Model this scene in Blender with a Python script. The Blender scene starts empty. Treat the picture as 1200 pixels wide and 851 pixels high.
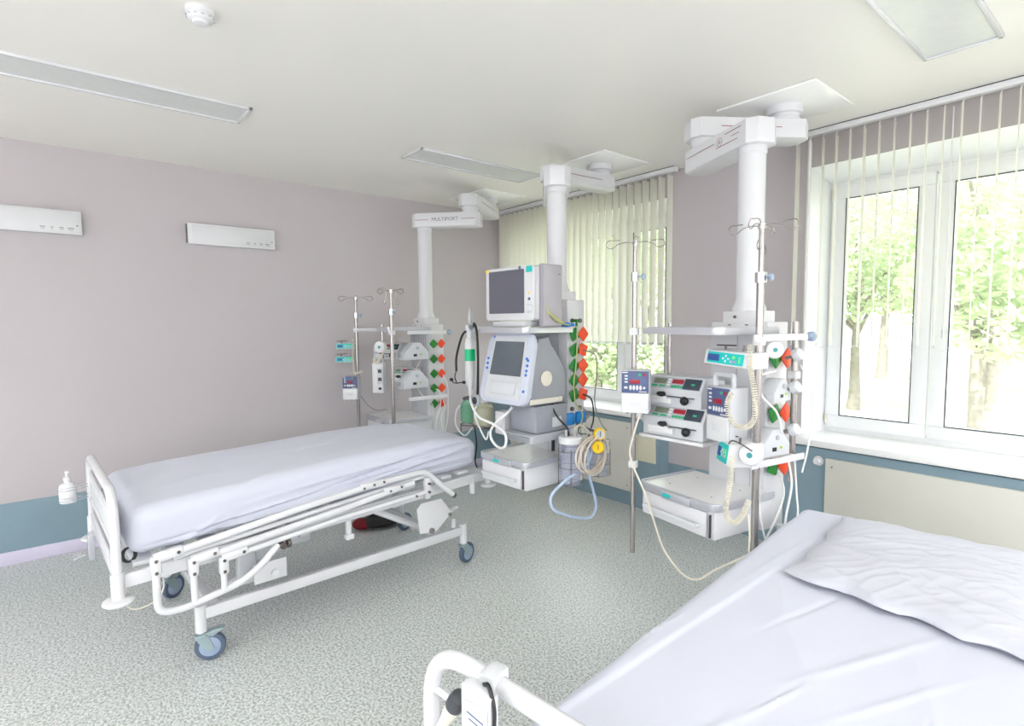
import bpy, bmesh, math, random
from mathutils import Vector, Matrix, noise
from math import sin, cos, pi, radians as RAD
C = bpy.context.scene.collection
random.seed(7)

# ------------------------------------------------------------------ materials
MATS = {}
def mat(name, col, rough=.5, metal=0, bump=0, bscale=60, vary=.03, alpha=None, trans=0, emit=None, spec=.5, sss=0, coat=0, vscale=8):
    m = bpy.data.materials.new(name); m.use_nodes = True
    nt = m.node_tree; b = nt.nodes['Principled BSDF']
    b.inputs['Roughness'].default_value = rough; b.inputs['Metallic'].default_value = metal
    b.inputs['Specular IOR Level'].default_value = spec
    b.inputs['Coat Weight'].default_value = coat
    tc = nt.nodes.new('ShaderNodeTexCoord')
    n = nt.nodes.new('ShaderNodeTexNoise'); n.inputs['Scale'].default_value = vscale; n.inputs['Detail'].default_value = 3
    nt.links.new(tc.outputs['Object'], n.inputs['Vector'])
    r = nt.nodes.new('ShaderNodeValToRGB'); r.color_ramp.elements[0].position = .3; r.color_ramp.elements[1].position = .7
    r.color_ramp.elements[0].color = tuple(max(0, c*(1-vary)) for c in col)+(1,)
    r.color_ramp.elements[1].color = tuple(min(1, c*(1+vary)) for c in col)+(1,)
    nt.links.new(n.outputs['Fac'], r.inputs['Fac']); nt.links.new(r.outputs['Color'], b.inputs['Base Color'])
    if bump:
        n2 = nt.nodes.new('ShaderNodeTexNoise'); n2.inputs['Scale'].default_value = bscale
        nt.links.new(tc.outputs['Object'], n2.inputs['Vector'])
        bp = nt.nodes.new('ShaderNodeBump'); bp.inputs['Strength'].default_value = bump; bp.inputs['Distance'].default_value = .004
        nt.links.new(n2.outputs['Fac'], bp.inputs['Height']); nt.links.new(bp.outputs['Normal'], b.inputs['Normal'])
    if trans:
        b.inputs['Transmission Weight'].default_value = trans; b.inputs['IOR'].default_value = 1.1
    if alpha is not None: b.inputs['Alpha'].default_value = alpha
    if emit:
        b.inputs['Emission Color'].default_value = emit[:3]+(1,); b.inputs['Emission Strength'].default_value = emit[3]
    MATS[name] = m; return m
def srgb(r, g, b):
    return tuple(((c/255+.055)/1.055)**2.4 if c > 10 else c/255/12.92 for c in (r, g, b))
WALL = mat('wall_paint', srgb(194,187,190), .75, bump=.05, bscale=200, vary=.01, vscale=1.5, spec=.3)
CEIL = mat('ceiling_paint', srgb(236,233,228), .45, vary=.006, vscale=1, spec=.35)
TEAL = mat('teal_dado_paint', srgb(132,156,168), .45, vary=.02)
LILAC = mat('lilac_plinth', srgb(215,208,228), .4)
WHITE = mat('white_enamel', srgb(217,217,220), .25, vary=.01)
TRAY = mat('gloss_white_tray', srgb(244,244,243), .18, vary=.01)
WHITE2 = mat('white_plastic', srgb(222,222,224), .35, vary=.01)
CREAM = mat('cream_plastic', srgb(228,222,208), .45, vary=.02)
PVC = mat('window_pvc', srgb(240,241,243), .3, vary=.006)
SILL = mat('sill_white', srgb(250,250,249), .3, vary=.01)
PANEL = mat('heater_panel', srgb(214,212,203), .5, vary=.012)
CREAMP = mat('cream_cover', srgb(225,221,196), .5, vary=.02)
ALU = mat('satin_aluminium', srgb(200,201,207), .32, .55, vary=.02)
STEEL = mat('steel_tube', srgb(176,170,167), .26, .92, vary=.03)
DSTEEL = mat('dark_steel', srgb(120,112,108), .35, .9)
CHROME = mat('chrome', srgb(215,215,215), .12, 1)
GREY = mat('grey_plastic', srgb(176,178,184), .4)
LGREY = mat('light_grey_plastic', srgb(206,208,212), .4, vary=.02)
MGREY = mat('mid_grey_plastic', srgb(140,143,150), .4)
DGREY = mat('dark_grey_plastic', srgb(62,64,70), .4)
BLUEGREY = mat('blue_grey_plastic', srgb(150,166,190), .4)
BLACK = mat('black_rubber', srgb(28,28,30), .45)
SCREEN = mat('screen_glass', srgb(96,96,108), .12, vary=.02, coat=.3)
SCREEN2 = mat('ventilator_screen', srgb(90,98,106), .1, vary=.05, coat=.3)
GREEN = mat('green_plate', srgb(18,128,40), .4, vary=.06)
ORANGE = mat('orange_plate', srgb(238,72,22), .4, vary=.05)
BLUE = mat('blue_plate', srgb(20,130,205), .4)
NAVY = mat('navy_membrane', srgb(82,94,134), .4)
DISP = mat('dark_display', srgb(60,70,82), .2)
RED = mat('red_display', srgb(160,30,50), .3)
LCD = mat('indigo_display', srgb(52,84,150), .2)
TURQ = mat('turquoise_membrane', srgb(24,196,192), .35, vary=.05)
GBTN = mat('green_button', srgb(38,170,120), .4)
YELL = mat('yellow_plastic', srgb(250,208,20), .4, vary=.05)
CAST = mat('caster_rubber', srgb(84,98,120), .5)
CASTH = mat('caster_zinc', srgb(160,178,182), .35, .5)
SEAGREEN2 = mat('dark_teal_hub', srgb(60,150,150), .4)
SEAGREEN = mat('emerald_label', srgb(20,190,130), .4)
BLUEHOSE = mat('pale_blue_hose', srgb(188,206,232), .35, vary=.02)
IVORY = mat('ivory_cord', srgb(226,220,204), .5)
WHOSE = mat('white_hose', srgb(232,233,232), .4)
GHOSE = mat('grey_hose', srgb(120,120,112), .4)
YHOSE = mat('yellow_green_cable', srgb(182,184,128), .4)
INK = mat('grey_ink', srgb(120,112,116), .6)
REDINK = mat('dark_red_ink', srgb(140,74,82), .5)
DARKRED = mat('dark_red_cloth', srgb(120,14,28), .8)
PAPER = mat('paper_label', srgb(196,200,210), .6)

def clear(name, col, mix=.35, rough=.08):
    m = bpy.data.materials.new(name); m.use_nodes = True; nt = m.node_tree; nt.nodes.clear()
    o = nt.nodes.new('ShaderNodeOutputMaterial'); mx = nt.nodes.new('ShaderNodeMixShader'); mx.inputs[0].default_value = mix
    t = nt.nodes.new('ShaderNodeBsdfTransparent'); t.inputs[0].default_value = tuple(.6+.4*c for c in col)+(1,)
    p = nt.nodes.new('ShaderNodeBsdfPrincipled'); p.inputs['Roughness'].default_value = rough
    tc = nt.nodes.new('ShaderNodeTexCoord'); n = nt.nodes.new('ShaderNodeTexNoise'); n.inputs['Scale'].default_value = 20
    r = nt.nodes.new('ShaderNodeValToRGB'); r.color_ramp.elements[0].color = tuple(c*.9 for c in col)+(1,); r.color_ramp.elements[1].color = tuple(col)+(1,)
    nt.links.new(tc.outputs['Object'], n.inputs['Vector']); nt.links.new(n.outputs['Fac'], r.inputs['Fac']); nt.links.new(r.outputs['Color'], p.inputs['Base Color'])
    nt.links.new(t.outputs[0], mx.inputs[1]); nt.links.new(p.outputs[0], mx.inputs[2]); nt.links.new(mx.outputs[0], o.inputs[0])
    return m
GLASS = clear('window_glass', (.9,.95,.95), .05, .02)
JARC = clear('clear_jar', srgb(215,218,236), .3)
JARG = clear('green_jar', srgb(120,182,150), .55)
JARY = clear('cream_jar', srgb(222,221,195), .55)
CLEARH = clear('clear_tubing', srgb(240,228,215), .75, .15)
CLEARP = clear('clear_plastic', srgb(225,228,232), .4)
DIFF = clear('lamp_lens', srgb(222,223,222), .95, .3)

def fabric(name, col, bump=.25, translucent=0):
    m = bpy.data.materials.new(name); m.use_nodes = True; nt = m.node_tree; b = nt.nodes['Principled BSDF']
    b.inputs['Roughness'].default_value = .85; b.inputs['Specular IOR Level'].default_value = .2
    b.inputs['Sheen Weight'].default_value = .1
    tc = nt.nodes.new('ShaderNodeTexCoord'); n = nt.nodes.new('ShaderNodeTexNoise'); n.inputs['Scale'].default_value = 6; n.inputs['Detail'].default_value = 5
    n.inputs['Distortion'].default_value = .6
    r = nt.nodes.new('ShaderNodeValToRGB'); r.color_ramp.elements[0].color = tuple(c*.985 for c in col)+(1,); r.color_ramp.elements[1].color = tuple(col)+(1,)
    bp = nt.nodes.new('ShaderNodeBump'); bp.inputs['Strength'].default_value = bump; bp.inputs['Distance'].default_value = .01
    for a in (n,): nt.links.new(tc.outputs['Object'], a.inputs['Vector'])
    nt.links.new(n.outputs['Fac'], r.inputs['Fac']); nt.links.new(n.outputs['Fac'], bp.inputs['Height'])
    nt.links.new(bp.outputs['Normal'], b.inputs['Normal']); nt.links.new(r.outputs['Color'], b.inputs['Base Color'])
    if translucent:
        o = nt.nodes['Material Output']; mx = nt.nodes.new('ShaderNodeMixShader'); mx.inputs[0].default_value = translucent
        t = nt.nodes.new('ShaderNodeBsdfTranslucent'); nt.links.new(r.outputs['Color'], t.inputs['Color'])
        nt.links.new(b.outputs[0], mx.inputs[1]); nt.links.new(t.outputs[0], mx.inputs[2]); nt.links.new(mx.outputs[0], o.inputs[0])
    return m
SHEET = fabric('white_sheet', srgb(203,205,218), .12)
PILLOWM = fabric('pillow_cotton', srgb(197,198,208), .2)
BLINDM = fabric('blind_fabric', srgb(248,247,242), .02, .74)
MATPAD = fabric('mattress_pad', srgb(190,180,186), .1)

def floor_mat():
    m = bpy.data.materials.new('speckled_vinyl'); m.use_nodes = True; nt = m.node_tree; b = nt.nodes['Principled BSDF']
    b.inputs['Roughness'].default_value = .36; b.inputs['Specular IOR Level'].default_value = .95
    tc = nt.nodes.new('ShaderNodeTexCoord')
    def ns(scale, det=2):
        n = nt.nodes.new('ShaderNodeTexNoise'); n.inputs['Scale'].default_value = scale; n.inputs['Detail'].default_value = det
        nt.links.new(tc.outputs['Object'], n.inputs['Vector']); return n
    def ramp(n, p0, c0, p1, c1):
        r = nt.nodes.new('ShaderNodeValToRGB'); r.color_ramp.elements[0].position = p0; r.color_ramp.elements[1].position = p1
        r.color_ramp.elements[0].color = c0; r.color_ramp.elements[1].color = c1; nt.links.new(n.outputs['Fac'], r.inputs['Fac']); return r
    a = ramp(ns(85, 4), .40, srgb(160,166,162)+(1,), .56, srgb(216,219,217)+(1,))
    d = ramp(ns(120, 3), .33, (0,0,0,1), .39, (1,1,1,1))
    l = ramp(ns(100), .6, (0,0,0,1), .68, (1,1,1,1))
    mx = nt.nodes.new('ShaderNodeMix'); mx.data_type = 'RGBA'; nt.links.new(d.outputs['Color'], mx.inputs['Factor'])
    mx.inputs['A'].default_value = srgb(92,98,95)+(1,); nt.links.new(a.outputs['Color'], mx.inputs['B'])
    mx2 = nt.nodes.new('ShaderNodeMix'); mx2.data_type = 'RGBA'; nt.links.new(l.outputs['Color'], mx2.inputs['Factor'])
    nt.links.new(mx.outputs['Result'], mx2.inputs['A']); mx2.inputs['B'].default_value = srgb(240,242,240)+(1,)
    nt.links.new(mx2.outputs['Result'], b.inputs['Base Color'])
    bp = nt.nodes.new('ShaderNodeBump'); bp.inputs['Strength'].default_value = .12; bp.inputs['Distance'].default_value = .002
    nt.links.new(ns(60).outputs['Fac'], bp.inputs['Height']); nt.links.new(bp.outputs['Normal'], b.inputs['Normal'])
    return m
FLOOR = floor_mat()

# ------------------------------------------------------------------ mesh helpers
def T(x=0, y=0, z=0): return Matrix.Translation((x, y, z))
def RX(a): return Matrix.Rotation(RAD(a), 4, 'X')
def RY(a): return Matrix.Rotation(RAD(a), 4, 'Y')
def RZ(a): return Matrix.Rotation(RAD(a), 4, 'Z')
def smooth_pts(P, n=6, closed=False):
    P = [Vector(p) for p in P]; out = []; N = len(P)
    rng = range(N if closed else N-1)
    for i in rng:
        if closed: a, b, c, d = P[(i-1) % N], P[i], P[(i+1) % N], P[(i+2) % N]
        else:
            b, c = P[i], P[i+1]; a = P[i-1] if i > 0 else b*2-c; d = P[i+2] if i+2 < N else c*2-b
        for k in range(n):
            t = k/n
            out.append(.5*((2*b)+(c-a)*t+(2*a-5*b+4*c-d)*t*t+(3*b-a-3*c+d)*t**3))
    if not closed: out.append(P[-1])
    return out
def fillet(P, r, n=5, closed=False):
    """round the corners of a polyline with radius-ish r"""
    P = [Vector(p) for p in P]; out = []; N = len(P)
    for i in range(N):
        if not closed and i in (0, N-1): out.append(P[i]); continue
        a, b, c = P[(i-1) % N], P[i], P[(i+1) % N]
        u = a-b; v = c-b; rr = min(r, u.length*.49, v.length*.49)
        p = b+u.normalized()*rr; q = b+v.normalized()*rr
        for k in range(n+1):
            t = k/n; out.append(p*(1-t)**2+b*2*t*(1-t)+q*t*t)
    return out
class G:
    def __init__(s): s.b = bmesh.new(); s.mi = 0
    def _mark(s, faces):
        for f in faces: f.material_index = s.mi
    def box(s, c, d, bev=0, M=None, seg=2):
        r = bmesh.ops.create_cube(s.b, size=1); vs = r['verts']
        mm = T(*c) @ Matrix.Diagonal((d[0], d[1], d[2], 1))
        bmesh.ops.transform(s.b, matrix=mm, verts=vs)
        fs = list({f for v in vs for f in v.link_faces}); s._mark(fs)
        if bev:
            es = list({e for v in vs for e in v.link_edges})
            rb = bmesh.ops.bevel(s.b, geom=es, offset=min(bev, min(d)*.49), segments=seg, affect='EDGES', profile=.5)
            vs = list({v for f in rb['faces'] for v in f.verts} | {v for v in vs if v.is_valid}); s._mark(rb['faces'])
        if M is not None: bmesh.ops.transform(s.b, matrix=M, verts=[v for v in vs if v.is_valid])
        return s
    def cyl(s, p, q, r, r2=None, seg=20):
        p, q = Vector(p), Vector(q); d = q-p; L = d.length
        M = T(*((p+q)/2)) @ d.to_track_quat('Z', 'Y').to_matrix().to_4x4()
        k = bmesh.ops.create_cone(s.b, cap_ends=True, segments=seg, radius1=r, radius2=r if r2 is None else r2, depth=L, matrix=M)
        s._mark({f for v in k['verts'] for f in v.link_faces}); return s
    def tube(s, P, r, seg=10, closed=False):
        P = [Vector(p) for p in P]; N = len(P); rings = []
        up = None
        for i in range(N):
            if closed: t = P[(i+1) % N]-P[i-1]
            else: t = P[min(i+1, N-1)]-P[max(i-1, 0)]
            if t.length < 1e-9: t = Vector((0, 0, 1))
            t.normalize()
            if up is None:
                up = t.orthogonal().normalized()
            else:
                up = (up-t*up.dot(t)); up = up.normalized() if up.length > 1e-6 else t.orthogonal().normalized()
            w = t.cross(up)
            rr = r[i] if isinstance(r, (list, tuple)) else r
            rings.append([s.b.verts.new(P[i]+(up*cos(a)+w*sin(a))*rr) for a in [2*pi*k/seg for k in range(seg)]])
        M = N if closed else N-1
        for i in range(M):
            A, B = rings[i], rings[(i+1) % N]
            off = 0
            if closed and i == N-1:
                off = min(range(seg), key=lambda o: sum((A[k].co-B[(k+o) % seg].co).length for k in range(seg)))
            for k in range(seg):
                f = s.b.faces.new((A[k], A[(k+1) % seg], B[(k+1+off) % seg], B[(k+off) % seg])); f.material_index = s.mi
        if not closed:
            f = s.b.faces.new(list(reversed(rings[0]))); f.material_index = s.mi
            f = s.b.faces.new(rings[-1]); f.material_index = s.mi
        return s
    def lathe(s, prof, M=None, seg=24, cap=True):
        M = M or Matrix()
        rings = [[s.b.verts.new(M @ Vector((r*cos(2*pi*k/seg), r*sin(2*pi*k/seg), z))) for k in range(seg)] for r, z in prof]
        for A, B in zip(rings, rings[1:]):
            for k in range(seg):
                f = s.b.faces.new((A[k], A[(k+1) % seg], B[(k+1) % seg], B[k])); f.material_index = s.mi
        if cap:
            f = s.b.faces.new(list(reversed(rings[0]))); f.material_index = s.mi
            f = s.b.faces.new(rings[-1]); f.material_index = s.mi
        return s
    def prism(s, pts, h, M=None, bev=0):
        """outline in local XY, extruded +Z by h"""
        M = M or Matrix()
        A = [s.b.verts.new((x, y, 0)) for x, y in pts]; B = [s.b.verts.new((x, y, h)) for x, y in pts]; n = len(pts)
        fs = [s.b.faces.new(list(reversed(A))), s.b.faces.new(B)]
        for k in range(n): fs.append(s.b.faces.new((A[k], A[(k+1) % n], B[(k+1) % n], B[k])))
        s._mark(fs); vs = A+B
        if bev:
            es = [e for e in fs[0].edges]+[e for e in fs[1].edges]
            rb = bmesh.ops.bevel(s.b, geom=es, offset=bev, segments=2, affect='EDGES', profile=.5); s._mark(rb['faces'])
            vs = list({v for f in rb['faces'] for v in f.verts} | {v for v in vs if v.is_valid})
        bmesh.ops.transform(s.b, matrix=M, verts=vs); return s
    def sph(s, c, r, sc=(1, 1, 1), seg=20):
        k = bmesh.ops.create_uvsphere(s.b, u_segments=seg, v_segments=seg//2, radius=r, matrix=T(*c) @ Matrix.Diagonal((*sc, 1)))
        s._mark({f for v in k['verts'] for f in v.link_faces}); return s
    def obj(s, name, mats, parent=None, ang=38, M=None):
        bmesh.ops.recalc_face_normals(s.b, faces=s.b.faces)
        me = bpy.data.meshes.new(name)
        if M is not None: bmesh.ops.transform(s.b, matrix=M, verts=s.b.verts)
        s.b.to_mesh(me); s.b.free()
        for m in (mats if isinstance(mats, (list, tuple)) else [mats]): me.materials.append(m)
        for p in me.polygons: p.use_smooth = True
        me.set_sharp_from_angle(angle=RAD(ang))
        o = bpy.data.objects.new(name, me); C.objects.link(o)
        if parent: o.parent = parent
        return o
def rrect(w, h, r, n=4):
    pts = []
    for cx, cy, a0 in ((w/2-r, h/2-r, 0), (-w/2+r, h/2-r, 90), (-w/2+r, -h/2+r, 180), (w/2-r, -h/2+r, 270)):
        for k in range(n+1): a = RAD(a0+90*k/n); pts.append((cx+r*cos(a), cy+r*sin(a)))
    return pts
class Fr:
    def __init__(s, x, y, a): s.x, s.y, s.a = x, y, a
    def w(s, x, y, z=0):
        a = RAD(s.a); return (s.x+x*cos(a)-y*sin(a), s.y+x*sin(a)+y*cos(a), z)
WORLD = Fr(0, 0, 0)
def thing(name, label, cat, fr=WORLD, loc=(0, 0, 0), rz=0, group=None):
    o = bpy.data.objects.new(name, None); C.objects.link(o); o.empty_display_size = .1
    o.location = fr.w(*loc); o.rotation_euler = (0, 0, RAD(fr.a+rz)); o['label'] = label; o['category'] = cat
    if group: o['group'] = group
    return o
def tag(o, label, cat, group=None, kind=None):
    o['label'] = label; o['category'] = cat
    if group: o['group'] = group
    if kind: o['kind'] = kind
    return o
def place(o, fr, loc, rz=0):
    o.location = fr.w(*loc); o.rotation_euler = (0, 0, RAD(fr.a+rz)); return o
def struct(name, g, m, parent=None, **k):
    o = g.obj(name, m, parent, **k)
    if not parent: o['kind'] = 'structure'
    return o
def lettering(body, size, m, parent, M, name='lettering', extrude=.0006):
    cu = bpy.data.curves.new('txt', 'FONT'); cu.body = body; cu.size = size; cu.extrude = extrude; cu.align_x = 'CENTER'; cu.align_y = 'CENTER'; cu.resolution_u = 2
    t = bpy.data.objects.new('txt', cu); C.objects.link(t); bpy.context.view_layer.update()
    me = bpy.data.meshes.new_from_object(t.evaluated_get(bpy.context.evaluated_depsgraph_get()))
    bpy.data.objects.remove(t); me.transform(M); me.materials.clear(); me.materials.append(m)
    o = bpy.data.objects.new(name, me); C.objects.link(o); o.parent = parent; return o
FACE = RX(90)          # turns XY drawings so that they face local -Y

# ------------------------------------------------------------------ camera
cam = bpy.data.cameras.new('camera'); co = bpy.data.objects.new('camera', cam); C.objects.link(co)
f = Vector((-0.76649639, 0.63824193, -0.07162765)); r = Vector((0.64024747, 0.76813835, -0.00683077)); u = Vector((-0.05066026, 0.05109518, 0.99740805))
co.matrix_world = Matrix(((r.x, u.x, -f.x, 4.94583), (r.y, u.y, -f.y, -3.93790), (r.z, u.z, -f.z, 1.6), (0, 0, 0, 1)))
cam.sensor_width = 36; cam.lens = 645.70/1200*36; cam.clip_start = .05; cam.clip_end = 200
bpy.context.scene.camera = co

# ------------------------------------------------------------------ room
H = 2.83; XR = 7.6; YB = -7.2; YW = .45
struct('floor', G().box((XR/2, YB/2, -.05), (XR, -YB, .1)), FLOOR)
struct('ceiling', G().box((XR/2, YB/2, H+.05), (XR, -YB, .1)), CEIL)
g = G().box((-.1, YB/2, H/2), (.2, -YB+.9, H)); struct('wall_left', g, WALL)
g = G().box((.004, YB/2, .255), (.008, -YB, .33)); struct('trim_1', g, TEAL)
g = G().box((.009, YB/2, .045), (.018, -YB, .09), .006); struct('baseboard_left', g, LILAC)
# window wall with two openings
W1 = (.25, 2.22); W2 = (3.33, 5.36); Z0, Z1 = .80, 2.62
g = G()
xs = [(0, W1[0]), (W1[1], W2[0]), (W2[1], XR)]
for a, b in xs: g.box(((a+b)/2, YW/2, H/2), (b-a, YW, H))
for a, b in (W1, W2):
    g.box(((a+b)/2, YW/2, (Z1+H)/2), (b-a, YW, H-Z1)); g.box(((a+b)/2, YW/2, Z0/2-.01), (b-a, YW, Z0-.02))
struct('wall_back', g, WALL)
g = G().box(((2.27+3.279)/2, -.004, .21), (1.0, .008, .42)); struct('trim_2', g, TEAL)
g = G(); 
# unseen right and rear walls, with big openings added for fill daylight
g.box((XR+.1, YB/2, .45), (.2, -YB+.9, .9)); g.box((XR+.1, YB/2, 2.7), (.2, -YB+.9, .26))
for y in (YB+.2, -4.6, -2.0, .1): g.box((XR+.1, y, 1.7), (.2, .5, 1.8))
struct('wall_right', g, WALL)
g = G().box((XR/2, YB-.1, .45), (XR+.4, .2, .9)).box((XR/2, YB-.1, 2.7), (XR+.4, .2, .26))
for x in (.3, 2.6, 5.0, 7.4): g.box((x, YB-.1, 1.7), (.6, .2, 1.8))
struct('wall_front', g, WALL)

# parapet covers under the windows (teal, with a white stone sill)
def parapet(n, x0, x1, xr):
    g = G().box(((x0+x1)/2, -.06, .385), (x1-x0, .12, .77)); struct('trim_%d' % n, g, TEAL)
    g = G().box(((x0+x1)/2, .05, .806), (x1-x0+.02, .42, .045), .008); struct('trim_%d' % (n+1), g, SILL)
parapet(3, .002, 2.27, 0); parapet(5, 3.279, 5.6, 0)
def heater(x0, x1, z0, z1, label):
    t = thing('heater_panel', label, 'radiator panel', WORLD, ((x0+x1)/2, -.12, z0))
    G().box((0, -.012, (z1-z0)/2), (x1-x0, .024, z1-z0), .004).obj('cover', PANEL, t)
    g = G()
    for sx in (-1, 1):
        for z in (.05, z1-z0-.05): g.cyl((sx*((x1-x0)/2-.04), -.024, z), (sx*((x1-x0)/2-.04), -.028, z), .006, seg=10)
    g.obj('screw', STEEL, t)
heater(.35, 1.987, .13, .735, 'large pale radiator cover under the blind-covered far window')
heater(3.545, 5.3, .13, .717, 'large pale radiator cover behind the near bed under right window')
tag(G().box((2.13, -.126, .53), (.2, .012, .22), .003).obj('wall_plate', CREAMP), 'small cream rectangular plate on teal parapet right of far radiator cover', 'plate')
t = thing('valve_knob', 'round white thermostat knob on teal parapet beside right radiator cover', 'valve', WORLD, (3.498, -.12, .69))
G().lathe([(.024, 0), (.024, .012), (.019, .015), (.019, .045), (.016, .05)], FACE).obj('knob', WHITE2, t)
G().cyl((0, 0, 0), (0, -.006, 0), .032).obj('collar', CHROME, t)
t = thing('wall_socket', 'small dark round socket on teal parapet near infusion pendant', 'socket', WORLD, (3.33, -.12, .705))
G().lathe([(.018, 0), (.018, .006), (.012, .008)], FACE).obj('rim', STEEL, t)
G().cyl((0, -.004, 0), (0, -.0095, 0), .011).obj('hole', BLACK, t)

# windows
def window(n, x0, x1, sashes):
    t = bpy.data.objects.new('window_%d' % n, None); C.objects.link(t); t['kind'] = 'structure'; t.location = (x0, .25, Z0)
    L = x1-x0; h = Z1-Z0; zb = .03
    # splayed plaster reveals
    g = G()
    for sx, X in ((1, 0), (-1, L)):
        g.prism([(X, -.25), (X+sx*.055, 0), (X+sx*.055, .06), (X, .06)], h-.0, T(0, 0, 0))
    g.prism([(-.25, h), (0, h-.075), (.06, h-.075), (.06, h)], L, RY(90) @ RZ(90) if False else Matrix(((0, 0, 1, 0), (1, 0, 0, 0), (0, 1, 0, 0), (0, 0, 0, 1))))
    g.obj('reveal', PVC, t)
    g = G()                                     # outer frame
    a, b = .055, L-.055; zt = h-.075
    g.box(((a+b)/2, .035, zb+.02), (b-a, .07, .05), .004); g.box(((a+b)/2, .035, zt-.022), (b-a, .07, .05), .004)
    for x in (a+.022, b-.022): g.box((x, .035, (zb+zt)/2), (.045, .0696, zt-zb-.092), .002)
    g.obj('window_frame', PVC, t)
    for i, (s0, s1) in enumerate(sashes):       # sash = outline of the casement; glass inside
        s0 -= x0; s1 -= x0; za, zc = zb+.03, zt-.03; fw = .085
        g = G()
        g.box(((s0+s1)/2, .02, za+.043), (s1-s0, .07, .086), .008); g.box(((s0+s1)/2, .02, zc-.043), (s1-s0, .07, .086), .008)
        for x in (s0+fw/2, s1-fw/2): g.box((x, .02, (za+zc)/2), (fw, .0696, zc-za-.172), .002)
        sash = g.obj('sash', PVC, t)
        g = G()
        for z in (za+.088, zc-.088): g.box(((s0+s1)/2, -.012, z), (s1-s0-2*fw, .008, .006))
        for x in (s0+fw+.002, s1-fw-.002): g.box((x, -.012, (za+zc)/2), (.006, .008, zc-za-.17))
        g.obj('gasket', DGREY, sash)
        G().box(((s0+s1)/2, .025, (za+zc)/2), (s1-s0-2*fw+.01, .006, zc-za-.16)).obj('pane', GLASS, sash)
    return t
w1 = window(1, W1[0], W1[1], [(.33, 1.605), (1.615, 2.14)])
w2 = window(2, W2[0], W2[1], [(3.395, 3.975), (3.985, 5.29)])
for w, zz in ((w2, 1.67), (w2, .12)):
    g = G().cyl((.068, -.02, zz-.03), (.068, -.02, zz+.03), .008).obj('hinge', CREAM, w)

# vertical blinds
def blind(x0, x1, zb, label, n, ang):
    t = thing('vertical_blind', label, 'blind', WORLD, (x0, -.1, 0))
    L = x1-x0
    G().box((L/2, 0, H-.022), (L, .045, .034), .006).obj('track', WHITE2, t)
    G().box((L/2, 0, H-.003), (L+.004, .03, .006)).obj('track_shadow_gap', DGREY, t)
    for e in (0, L): G().box((e, 0, H-.022), (.012, .05, .04), .004).obj('end_cap', WHITE2, t)
    proto = None
    for k in range(n):
        x = .05+(L-.1)*k/(n-1)
        if proto is None:
            g = G(); R = .35; N = 6; w = .089; z0, z1 = zb, H-.06
            V = []
            for i in range(N+1):
                q = (i/N-.5)*w; s = .006*(1-(2*i/N-1)**2)
                V.append((q, s))
            out = V+[(q, s-.0012) for q, s in reversed(V)]
            g.prism(out, z1-z0, T(0, 0, z0)); me = g.obj('slat', BLINDM, t)
            h = G().box((0, 0, H-.05), (.01, .004, .03)).box((0, 0, H-.062), (.03, .003, .008)).obj('hanger', WHITE2, me)
            c = G().box((0, .003, zb-.008), (.07, .003, .02), .001); c.obj('weight', LGREY, me)
            proto = me; o = me
        else:
            o = proto.copy(); C.objects.link(o); o.parent = t
            for ch in proto.children:
                q = ch.copy(); C.objects.link(q); q.parent = o
        o.location = (x, 0, 0); o.rotation_euler = (0, 0, RAD(ang+random.uniform(-4, 4)))
    g = G()
    P = []
    for k in range(n): 
        x = .05+(L-.1)*k/(n-1); P += [(x, -.04, zb-.01), (x+.04, -.04, zb-.03+random.uniform(-.004, .004))]
    g.tube(P, .0012, 5).obj('bead_chain', WHITE2, t)
    return t
blind(.14, 2.37, 1.43, 'cream vertical blind open slats over the far window', 28, 93)
b2 = blind(3.25, 5.45, 1.46, 'cream vertical blind edge-on slats over the right window', 28, 101)
g = G().tube([(.13, -.02, 2.76), (.13, -.02, 1.5)], .011).tube([(.13, -.02, 1.52), (.13, -.02, 1.4)], .015); g.obj('wand', WHITE2, b2)
g = G().tube([(.87, -.02, 2.76), (.87, -.02, 1.52)], .003).cyl((.87, -.02, 1.5), (.87, -.02, 1.55), .008); g.obj('pull_cord', WHITE2, b2)

# ------------------------------------------------------------------ outside
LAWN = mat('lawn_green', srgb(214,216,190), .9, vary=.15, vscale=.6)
BARK = mat('bark', srgb(146,138,130), .9, bump=.5, bscale=15, vary=.2)
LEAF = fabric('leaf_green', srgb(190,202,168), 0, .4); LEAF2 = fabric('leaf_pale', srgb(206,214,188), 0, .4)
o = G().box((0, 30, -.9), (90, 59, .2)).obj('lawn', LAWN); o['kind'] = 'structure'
def leaf_mesh(name, blobs, n, s, m, parent):
    me = bpy.data.meshes.new(name); V = []; F = []
    for i in range(n):
        b = random.choice(blobs); d = Vector((random.gauss(0, 1), random.gauss(0, 1), random.gauss(0, 1))).normalized()*b[3]*random.uniform(.45, 1)**.6
        c = Vector(b[:3])+Vector((d.x, d.y, d.z*.75))
        a = Vector((random.uniform(-1, 1), random.uniform(-1, 1), random.uniform(-.6, .6))).normalized(); q = a.orthogonal().normalized()
        k = s*random.uniform(.6, 1.3); j = len(V)
        V += [c-a*k, c+q*k*.5, c+a*k, c-q*k*.5]; F.append((j, j+1, j+2, j+3))
    me.from_pydata(V, [], F); me.materials.append(m); o = bpy.data.objects.new(name, me); C.objects.link(o); o.parent = parent; return o
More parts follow.
